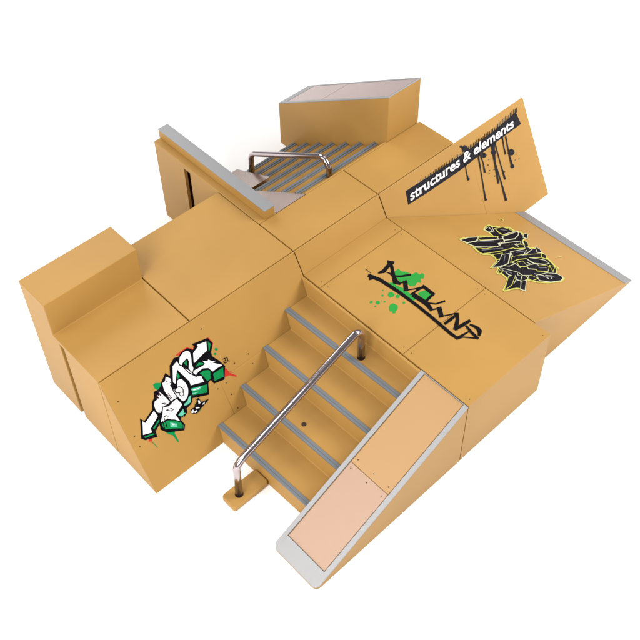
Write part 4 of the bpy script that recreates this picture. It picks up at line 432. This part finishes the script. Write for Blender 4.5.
class MB:
    def __init__(s): s.v = []; s.f = []; s.m = []
    def prism(s, contours, fb, ft, mi=0):
        """closed solid between two mappings of the same flat outline(s)"""
        if not isinstance(contours[0][0], (tuple, list)): contours = [contours]
        base = len(s.v); tot = sum(len(c) for c in contours)
        for c in contours: s.v += [V(fb(*q)) for q in c]
        for c in contours: s.v += [V(ft(*q)) for q in c]
        if len(contours) == 1:
            n0 = len(contours[0])
            s.f.append(list(range(base + n0 - 1, base - 1, -1))); s.f.append(list(range(base + tot, base + tot + n0)))
        else:
            tris = tessellate_polygon([[Vector((q[0], q[1], 0)) for q in c] for c in contours])
            for t in tris:
                s.f.append([base + i for i in t][::-1]); s.f.append([base + tot + i for i in t])
        o = 0
        for c in contours:
            k = len(c)
            for i in range(k):
                a, b = base + o + i, base + o + (i + 1) % k
                s.f.append([a, b, b + tot, a + tot])
            o += k
        s.m += [mi] * (len(s.f) - len(s.m))
        return s
    def box(s, a, b):
        x0, y0, z0 = a; x1, y1, z1 = b
        return s.prism([(x0, y0), (x1, y0), (x1, y1), (x0, y1)], lambda x, y: (x, y, z0), lambda x, y: (x, y, z1))
    def tube(s, path, r, seg=20):
        P = [Vector(q) for q in path]; base = len(s.v); up = None
        for i, q in enumerate(P):
            t = ((P[min(i + 1, len(P) - 1)] - P[max(i - 1, 0)])).normalized()
            if up is None:
                up = Vector((0, 1, 0)) if abs(t.y) < .9 else Vector((1, 0, 0))
            up = (up - t * up.dot(t)).normalized(); sd = t.cross(up)
            for k in range(seg):
                a = 2 * math.pi * k / seg
                s.v.append(V(q + (up * math.cos(a) + sd * math.sin(a)) * r))
        for i in range(len(P) - 1):
            for k in range(seg):
                a = base + i * seg + k; b = base + i * seg + (k + 1) % seg
                s.f.append([a, b, b + seg, a + seg])
        s.f.append([base + k for k in range(seg)][::-1]); s.f.append([base + (len(P) - 1) * seg + k for k in range(seg)])
        s.m += [0] * (len(s.f) - len(s.m))
        return s
    def build(s, name, mats, parent=None, bevel=0.006, smooth=False):
        if not isinstance(mats, (list, tuple)): mats = [mats]
        me = bpy.data.meshes.new(name); me.from_pydata([tuple(v) for v in s.v], [], s.f)
        for mt in mats: me.materials.append(mt)
        for i, pl in enumerate(me.polygons): pl.material_index = s.m[i]
        bm = bmesh.new(); bm.from_mesh(me)
        bmesh.ops.recalc_face_normals(bm, faces=bm.faces[:]); bm.to_mesh(me); bm.free()
        o = bpy.data.objects.new(name, me); COL.objects.link(o)
        if parent: o.parent = parent; 
        if bevel:
            b = o.modifiers.new('bevel', 'BEVEL'); b.width = bevel * S; b.segments = 2; b.limit_method = 'ANGLE'; b.angle_limit = math.radians(25)
            b.harden_normals = False
            for pl in me.polygons: pl.use_smooth = False
        if smooth:
            for pl in me.polygons: pl.use_smooth = True
        if parent:
            o.matrix_parent_inverse = parent.matrix_world.inverted()
        return o

def thing(name, label, cat, loc, group=None):
    o = bpy.data.objects.new(name, None); COL.objects.link(o)
    o.location = V(loc); o.empty_display_size = 0.01
    o.matrix_world = Matrix.Translation(V(loc))
    o['label'] = label; o['category'] = cat
    if group: o['group'] = group
    return o

def ext_x(prof, x0, x1):
    return MB().prism(prof, lambda u, v: (x0, u, v), lambda u, v: (x1, u, v))

# sloping plane shared by the long edges: z = 1 at y = -.01, z = 0 at y = -.53
NB = Vector((0, -1, 0.52)).normalized()
def bank(x, z, off=0.0):
    p = Vector((x, -0.01 - 0.52 * (1 - z), z)) + NB * off
    return (p.x, p.y, p.z)
XF0, XF1 = 1.048, 2.725
NF = Vector((H, 0, XF1 - XF0)).normalized()
def slope(x, y, off=0.0):
    p = Vector((x, y, H * (XF1 - x) / (XF1 - XF0))) + NF * off
    return (p.x, p.y, p.z)
def deck(x, y, off=0.0): return (x, y, H + off)

def decal(name, key, mapping, parent, keys, base=0.0008, step=0.00006):
    vs, fs, ms = [], [], []
    for i, (c, kind, pts) in enumerate(DECALS[key]):
        b = len(vs); off = base + step * i
        vs += [V(mapping(q[0], q[1], off)) for q in pts]
        mi = keys.index(c)
        if kind == 's':
            h = len(pts) // 2
            for k in range(h - 1): fs.append((b + k, b + k + 1, b + h + k + 1, b + h + k)); ms.append(mi)
        else:
            for t in tessellate_polygon([[Vector((q[0], q[1], 0)) for q in pts]]): fs.append(tuple(b + k for k in t)); ms.append(mi)
    me = bpy.data.meshes.new(name); me.from_pydata([tuple(v) for v in vs], [], fs)
    for k in keys: me.materials.append(INKM[k])
    for i, pl in enumerate(me.polygons): pl.material_index = ms[i]
    me.validate()
    # turn every face outwards
    nrm = (Vector(mapping(1, .5, 1)) - Vector(mapping(1, .5, 0))).normalized()
    bm = bmesh.new(); bm.from_mesh(me); bm.normal_update()
    for f in bm.faces:
        if f.normal.dot(nrm) < 0: f.normal_flip()
    bm.to_mesh(me); bm.free()
    o = bpy.data.objects.new(name, me); COL.objects.link(o); o.parent = parent
    o.matrix_parent_inverse = parent.matrix_world.inverted()
    return o

def screw_heads(parent, spots, r=0.0055):
    """small dark discs for screws, the shade of their recesses put into the colour; spots = (point, normal)"""
    first = None
    for q, nr in spots:
        nr = Vector(nr).normalized(); q = Vector(q)
        if first is None:
            mb = MB(); mb.tube([(0, 0, -0.004), (0, 0, 0.0016)], r, 10)
            o = mb.build('screw', DARK, parent, bevel=0); first = o
        else:
            o = first.copy(); COL.objects.link(o)
        o.parent = parent; o.matrix_parent_inverse = parent.matrix_world.inverted()
        o.matrix_basis = Matrix.Translation(V(q)) @ nr.to_track_quat('Z', 'Y').to_matrix().to_4x4()

def round_path(pts, r, n=8):
    P = [Vector(q) for q in pts]; out = [P[0]]
    for i in range(1, len(P) - 1):
        a, b, c = P[i - 1], P[i], P[i + 1]
        u = (a - b).normalized(); w = (c - b).normalized()
        rr = min(r, (a - b).length * .49, (c - b).length * .49)
        s0, s1 = b + u * rr, b + w * rr
        for k in range(n + 1):
            t = k / n
            out.append(s0 * (1 - t) ** 2 + b * 2 * t * (1 - t) + s1 * t * t)
    out.append(P[-1]); return out

def rrect(x0, y0, x1, y1, r, n=6, corners=(1, 1, 1, 1)):
    out = []
    for (cx, cy, a0, on) in ((x0 + r, y0 + r, 180, corners[0]), (x1 - r, y0 + r, 270, corners[1]), (x1 - r, y1 - r, 0, corners[2]), (x0 + r, y1 - r, 90, corners[3])):
        if on: out += [(cx + r * math.cos(math.radians(a0 + 90 * k / n)), cy + r * math.sin(math.radians(a0 + 90 * k / n))) for k in range(n + 1)]
        else: out.append((cx + r * (1 if math.cos(math.radians(a0 + 45)) > 0 else -1), cy + r * (1 if math.sin(math.radians(a0 + 45)) > 0 else -1)))
    return out

G_ = 0.0048   # half the gap left between two neighbouring modules

# ------------------------------------------------------------------ white surface
mb = MB()
mb.v = [V((-120, -120, 0)), V((120, -120, 0)), V((120, 120, 0)), V((-120, 120, 0))]; mb.f = [[0, 1, 2, 3]]; mb.m = [0]
g = mb.build('ground', PAPER, None, bevel=0)
g['kind'] = 'structure'

# ------------------------------------------------------------------ ledge box (far left)
t = thing('ledge_box', 'tan box at the far left with a raised ledge and a slot in its end', 'ledge box', (-1.57, 0.5, 0))
ext_x([(G_, 0), (G_, 1), (.639, 1), (.639, 1.364), (1.005, 1.364), (1.005, 0), (.563, 0), (.563, .955), (.498, .955), (.498, 0)], -2.0155, -1.131 - G_).build('body', TAN, t)

# ------------------------------------------------------------------ deck box
t = thing('deck_box', 'plain tan flat topped box between the raised ledge box and the middle deck', 'deck box', (-.56, .5, 0))
ext_x([(G_, 0), (G_, 1), (1.035, 1), (1.035, 0)], -1.131 + G_, -G_).build('body', TAN, t)

# ------------------------------------------------------------------ front ramp with the white and green graffiti
def bank_body(x0, x1): return ext_x([(-G_, 0), (-G_, 1), (-.012, 1), (-.020, .983), (-.525, 0.0)], x0, x1)
def bank_panel(x0, x1, z0, z1):
    return MB().prism([(x0, z0), (x1, z0), (x1, z1), (x0, z1)], lambda x, z: bank(x, z, -0.012), lambda x, z: bank(x, z, 0))
t = thing('graffiti_ramp', 'tan sloping bank with white and green graffiti lettering, beside the front stairs', 'ramp', (-1.0, -.2, 0))
bank_body(-2.0155, -G_).build('body', TAN, t)
k = 0.0034
for (x0, x1, z0, z1) in ((-2.0155, -1.115 - k, .0, .455 - k), (-1.115 + k, -G_, .0, .455 - k), (-2.0155, -1.115 - k, .455 + k, .972), (-1.115 + k, -G_, .455 + k, .972)):
    bank_panel(x0, x1, z0, z1).build('panel', TAN, t, bevel=0.003)
decal('graffiti', 'ramp', bank, t, ['k', 'w', 'g', 't', 'd', 'r'])
sp = [(-1.96, .50), (-1.96, .405), (-1.95, .80), (-1.16, .50), (-1.075, .50), (-1.16, .41), (-1.07, .41), (-1.07, .90), (-1.07, .17), (-.78, .50), (-.78, .41), (-.93, .505), (-1.07, .30)]
screw_heads(t, [(bank(x, z, 0), NB) for x, z in sp])

# ------------------------------------------------------------------ front stair set
t = thing('stair_set', 'set of tan steps with grey tread edges descending beside a copper topped side ledge', 'stairs', (-.8, -1.2, 0))
NX = [-.275 - .335 * k for k in range(4)]; NZ = [.626 - .158 * k for k in range(4)]
YR = -1.534
def skew(x, y): return x - 0.031 * (y + .89) * (1 if x < -.1 else 0)
def leftY(z): return -(0.014 + .52 * (1 - z))
prof = [(-G_, 0), (-G_, H - .004), (-.030, H - .004), (-.046, NZ[0])]
for i in range(4):
    prof.append((NX[i], NZ[i]))
    prof.append((NX[i] - .028, NZ[i + 1] if i < 3 else 0))
steps = MB().prism(prof, lambda x, z: (skew(x, leftY(z)), leftY(z), z), lambda x, z: (skew(x, YR), YR, z)).build('steps', TAN, t, bevel=.007)
for i in range(4):
    mb = MB(); z = NZ[i]; x = NX[i]
    for (a, b, hh) in ((-.005, .017, .0075), (.0185, .044, .0065)):
        c = [(x + a, 0), (x + b, 0), (x + b, 1), (x + a, 1)]
        mb.prism(c, lambda u, v: ((lambda yy: (skew(u, yy), yy, z - .012))(leftY(z) + .002 + (YR - leftY(z)) * v)),
                 lambda u, v: ((lambda yy: (skew(u, yy), yy, z + hh))(leftY(z) + .002 + (YR - leftY(z)) * v)))
    mb.build('tread_edge', GREYD, t, bevel=.002)
# side ledge
LX = -1.638; YW = -2.033
def hub(x, off=0.0): return H - .012 + (.012 - H) * .985 * (-x / 1.64) + .012 + off
lg_out = rrect(LX, YW, -G_, YR - .001, .05, 6, (1, 0, 0, 1))
ledge = MB().prism(lg_out, lambda x, y: (x, y, -.02), lambda x, y: (x, y, hub(x, -.014))).build('side_ledge', TAN, t)
inn = [(-1.514, -1.992), (-1.514, -1.574), (-.008, -1.574), (-.008, -1.992)]
MB().prism([[(x, y) for x, y in lg_out], inn], lambda x, y: (x, y, hub(x, -.014)), lambda x, y: (x, y, hub(x, .004))).build('metal_frame', SILVER, ledge, bevel=.002)
def sheet(x0, x1, y0, y1, mat, fz, par, name='copper_sheet'):
    return MB().prism([(x0, y0), (x1, y0), (x1, y1), (x0, y1)], lambda x, y: (x, y, fz(x, y) - .010), lambda x, y: (x, y, fz(x, y) - .003)).build(name, mat, par, bevel=.0015)
sheet(-1.508, -.834, -1.986, -1.580, COPPER, lambda x, y: hub(x), ledge)
sheet(-.830, -.010, -1.986, -1.580, SHEET, lambda x, y: hub(x), ledge, 'upper_sheet')
nh = (-H / 1.64, 0, 1)
screw_heads(ledge, [((x, y, hub(x, -.003)), nh) for x in (-.87, -.79) for y in (-1.615, -1.79, -1.95)], r=.005)
# rail foot + flat dark disc painting the shade of the spare rail hole
foot = MB().prism(rrect(-1.665, -1.105, -1.30, -.935, .03), lambda x, y: (x, y, 0), lambda x, y: (x, y, .06)).build('rail_foot', TAN, t, bevel=.012)
MB().prism([(-.832 + .022 * math.cos(a * .5236), -1.023 + .022 * math.sin(a * .5236)) for a in range(12)], lambda x, y: (x, y, NZ[2] - .02), lambda x, y: (x, y, NZ[2] + .0012)).build('socket_shade_disc', DARK, t, bevel=0)
rail = MB().tube(round_path([(-.180, -1.025, .600), (-.180, -1.025, .935), (-.235, -1.025, 1.005), (-1.475, -1.025, .515), (-1.543, -1.025, .455), (-1.550, -1.025, .04)], .10), .0315, 24).build('handrail', CHROME, t, bevel=0, smooth=True)
for (x, y, z) in ((-.180, -1.025, NZ[0]), (-1.550, -1.025, .06)):
    MB().tube([(x, y, z - .01), (x, y, z + .0015)], .0355, 20).build('socket_shade_ring', DARK, t, bevel=0)  # dark ring paints the shade where the post enters its socket

# ------------------------------------------------------------------ low platform
t = thing('platform', 'low tan platform in the middle with black brush lettering over green paint splashes', 'platform', (.52, -1.0, 0))
XM = 1.0415
ext_x([(-G_, 0), (-G_, 1), (-.012, 1), (-.020, .983), (-.1215, H), (-.126, H - .010), (-2.031, H - .010), (-2.031, 0)], G_, XM - G_).build('body', TAN, t)
for (y0, y1) in ((-.330 + k, -.1245), (-1.322 + k, -.330 - k), (-2.033, -1.322 - k)):
    MB().box((G_, y0, H - .012), (XM - G_, y1, H)).build('panel', TAN, t, bevel=.003)
decal('graffiti', 'deck', deck, t, ['K', 'G'])
screw_heads(t, [((x, y, H), (0, 0, 1)) for x in (.06, .98) for y in (-.37, -.29, -1.28, -1.365, -1.99)], r=.004)

# ------------------------------------------------------------------ right side slope
t = thing('side_slope', 'tan slope at the right edge with yellow outlined black graffiti and a grey toe strip', 'ramp', (1.9, -1.2, 0))
def far(x): return -0.016 - .52 * (1 - H * (XF1 - x) / (XF1 - XF0))
YF = -1.8597
MB().prism([(XM + G_, 0), (XM + G_, H * (XF1 - XM - G_) / (XF1 - XF0) - .004), (XF1, 0.0005), (XF1, -.01)], lambda x, z: (x, YF, z), lambda x, z: (x, -0.016 - .52 * (1 - z), z)).build('body', TAN, t)
MB().prism([(XF1 - .132, YF), (XF1 + .006, YF), (XF1 + .006, far(XF1)), (XF1 - .132, far(XF1 - .132))], lambda x, y: slope(x, y, -.01), lambda x, y: slope(x, y, .006)).build('toe_strip', GREY, t, bevel=.002)
decal('graffiti', 'slope', slope, t, ['y', 'n', 'l', 's'])

# ------------------------------------------------------------------ middle and right high decks
t = thing('middle_deck', 'narrow tan deck in the centre, right in front of the far steps', 'deck', (.52, .22, 0))
ext_x([(G_, 0), (G_, 1), (.4535 - .001, 1), (.4535 - .001, 0)], G_, XM - G_).build('body', TAN, t)
t = thing('end_deck', 'narrow tan deck in front of the tall copper topped block, behind the lettered banner', 'deck', (1.56, .22, 0))
ext_x([(G_, 0), (G_, 1), (.4535 - .001, 1), (.4535 - .001, 0)], XM + G_, 2.086).build('body', TAN, t)

# ------------------------------------------------------------------ long bank with the banner
t = thing('banner_ramp', 'long tan bank with a dark dripping banner reading structures & elements', 'ramp', (2.1, -.2, 0))
XG = 3.124
bank_body(XM + G_, XG).build('body', TAN, t)
bank_panel(XM + G_, 2.22 - k, 0, .985).build('panel', TAN, t, bevel=.003)
bank_panel(2.22 + k, XG, 0, .985).build('panel', TAN, t, bevel=.003)
decal('banner', 'banner', bank, t, ['b'])
cu = bpy.data.curves.new('lettering', 'FONT'); cu.body = 'structures & elements'; cu.offset = .027; cu.resolution_u = 5
tmp = bpy.data.objects.new('tmp', cu); COL.objects.link(tmp); bpy.context.view_layer.update()
me = bpy.data.meshes.new_from_object(tmp.evaluated_get(bpy.context.evaluated_depsgraph_get()))
bpy.data.objects.remove(tmp)
x0 = min(v.co.x for v in me.vertices); x1 = max(v.co.x for v in me.vertices)
for v in me.vertices:
    tt = (v.co.x - x0) / (x1 - x0)
    u = 1.358 + 1.532 * tt + .17 * v.co.y * .22
    w = .785 + .019 * tt + .113 * v.co.y
    v.co = V(bank(u, w, .0075))
me.materials.clear(); me.materials.append(INKM['w'])
o = bpy.data.objects.new('lettering', me); COL.objects.link(o); o.parent = t; o.matrix_parent_inverse = t.matrix_world.inverted()

# ------------------------------------------------------------------ far stair set
t = thing('far_stair_set', 'steps with many grey tread edges descending away at the back, chrome rail above', 'stairs', (1.0, 1.2, 0))
YS = .4537 + .002
XA, XB, XL, XW = 1.623, 2.066, .566, .20
RY = [.611 + .204 * k for k in range(7)]; RZ = [.900 - .1265 * k for k in range(7)]
prof = [(YS, 0), (YS, .998), (YS + .02, .998), (YS + .03, RZ[0])]
for i in range(7):
    prof.append((RY[i], RZ[i])); prof.append((RY[i] + .012, RZ[i + 1] if i < 6 else 0))
ext_x(prof, XL + .001, XA - .001).build('steps', TAN, t)
for i in range(7):
    mb = MB()
    for (a, b, hh) in ((-.042, -.021, .005), (-.018, .008, .008)):
        mb.box((XL + .003, RY[i] + a, RZ[i] - .012), (XA - .003, RY[i] + b, RZ[i] + hh))
    mb.build('tread_edge', GREYD, t, bevel=.002)
# tall ledge on the right
def tz(y, off=0.0): return 1.5464 - .6086 * (y - .4537) + off
tl = ext_x([(YS, 0), (YS, tz(YS, -.014)), (2.07, tz(2.07, -.014)), (2.07, 0)], XA, XB).build('tall_ledge', TAN, t)
def yslab(out, inn, f, o0, o1): return MB().prism([out] + ([inn] if inn else []), lambda x, y: (x, y, f(y) + o0), lambda x, y: (x, y, f(y) + o1))
yslab([(XA, YS), (XB, YS), (XB, 2.07), (XA, 2.07)], [(XA + .025, YS + .02), (XA + .025, 1.96), (XB - .025, 1.96), (XB - .025, YS + .02)], tz, -.014, 0).build('metal_frame', SILVER, tl, bevel=.002)
sheet(XA + .030, XB - .030, YS + .025, 1.408, LILAC, lambda x, y: tz(y), tl)
sheet(XA + .030, XB - .030, 1.413, 1.955, LILAC, lambda x, y: tz(y), tl)
# low ledge on the left
def lz(y, off=0.0): return .998 - .615 * (y - .4537) + off
ll = ext_x([(YS, 0), (YS, lz(YS, -.014)), (2.06, lz(2.06, -.014)), (2.06, 0)], XW + .001, XL).build('low_ledge', TAN, t)
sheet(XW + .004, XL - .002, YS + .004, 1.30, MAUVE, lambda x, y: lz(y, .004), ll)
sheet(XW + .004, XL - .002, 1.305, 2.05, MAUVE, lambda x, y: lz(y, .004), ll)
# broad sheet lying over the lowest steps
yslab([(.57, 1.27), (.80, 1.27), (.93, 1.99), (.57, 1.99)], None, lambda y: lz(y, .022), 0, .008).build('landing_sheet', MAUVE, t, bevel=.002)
# slotted side wall with its coping
wl = ext_x([(YS, 0), (YS, .965), (2.024, .965), (2.024, 0), (1.565, 0), (1.565, .945), (1.468, .945), (1.468, 0)], .003, .035).build('side_wall', TAN, t, bevel=0)
ext_x([(YS, 0), (YS, .965), (2.024, .965), (2.024, 0), (1.95, 0), (1.95, .955), (1.1, .955), (1.1, 0)], .035, .1655).build('wall_core', TAN, wl, bevel=0)
MB().prism([(.003, .965), (.003, .992), (.009, .998), (.1655, .998), (.1655, .965)], lambda x, z: (x, YS, z), lambda x, z: (x, 2.024, z)).build('wall_top', TAN, wl, bevel=0)
MB().box((.166, YS, 0), (XW, 2.024, .998)).build('inner_wall', TAN, wl)
MB().box((.074, YS + .004, .9985), (.188, 2.035, 1.096)).build('coping', TAN, wl)
MB().box((.072, YS + .002, 1.0965), (.190, 2.037, 1.106)).build('coping_strip', GREY, wl, bevel=.002)
XR = .955
rr = MB().tube(round_path([(XR, .562, .88), (XR, .562, 1.02), (XR, .64, 1.100), (XR, 1.715, .462), (XR, 1.755, .40), (XR, 1.770, .12)], .07), .030, 24).build('handrail', CHROME, t, bevel=0, smooth=True)

# ------------------------------------------------------------------ light
w = bpy.data.worlds.new('World'); scene.world = w; w.use_nodes = True
bg = w.node_tree.nodes['Background']; bg.inputs['Color'].default_value = (1, 0.99, 0.98, 1); bg.inputs['Strength'].default_value = 0.28
def softbox(name, loc, target, size, power, col=(1, 1, 1)):
    li = bpy.data.lights.new(name, 'AREA'); li.shape = 'SQUARE'; li.size = size * S; li.energy = power; li.color = col
    o = bpy.data.objects.new(name, li); COL.objects.link(o); o.location = V(loc)
    d = V(target) - V(loc); o.rotation_euler = d.to_track_quat('-Z', 'Y').to_euler()
    return o
softbox('left_softbox', (-9.5, -4.5, 6.0), (0, 0, 0.5), 5.0, 3.8, (1, .975, .95))
softbox('right_softbox', (7.5, -6.0, 6.5), (1.5, 0, 0.5), 5.0, 5.1, (1, .975, .95))
softbox('upper_left_softbox', (-7.0, 0, 10.5), (0, 0, 0), 6.0, 2.5, (1, .98, .96))
softbox('upper_right_softbox', (7.0, 0.5, 10.0), (0, 0, 0), 6.0, 0.7, (1, .98, .96))
softbox('added_rear_fill', (1.0, 10.0, 9.0), (-1.0, 4.0, 0), 6.0, 2.6)  # added lamp with no known source, whitens the ground at the back
softbox('added_rear_left_fill', (-10.0, 6.0, 7.0), (-1.5, 2.5, 0.0), 5.0, 1.0)  # also added, lifts the ground shadows at the rear left

# ------------------------------------------------------------------ camera
cam = bpy.data.cameras.new('camera'); co = bpy.data.objects.new('camera', cam); COL.objects.link(co)
co.location = V((-3.7917, -4.5336, 7.2527)); co.rotation_euler = (0.7694, 0, -0.7636)
cam.sensor_width = 36; cam.lens = 991.44 / 640 * 36
cam.shift_x = (320 - 339.108) / 640; cam.shift_y = (237.798 - 320) / 640
cam.clip_start = 0.01; cam.clip_end = 50
scene.camera = co
scene.view_settings.view_transform = 'Standard'; scene.view_settings.look = 'None'; scene.view_settings.gamma = 1
scene.view_settings.exposure = 0.0
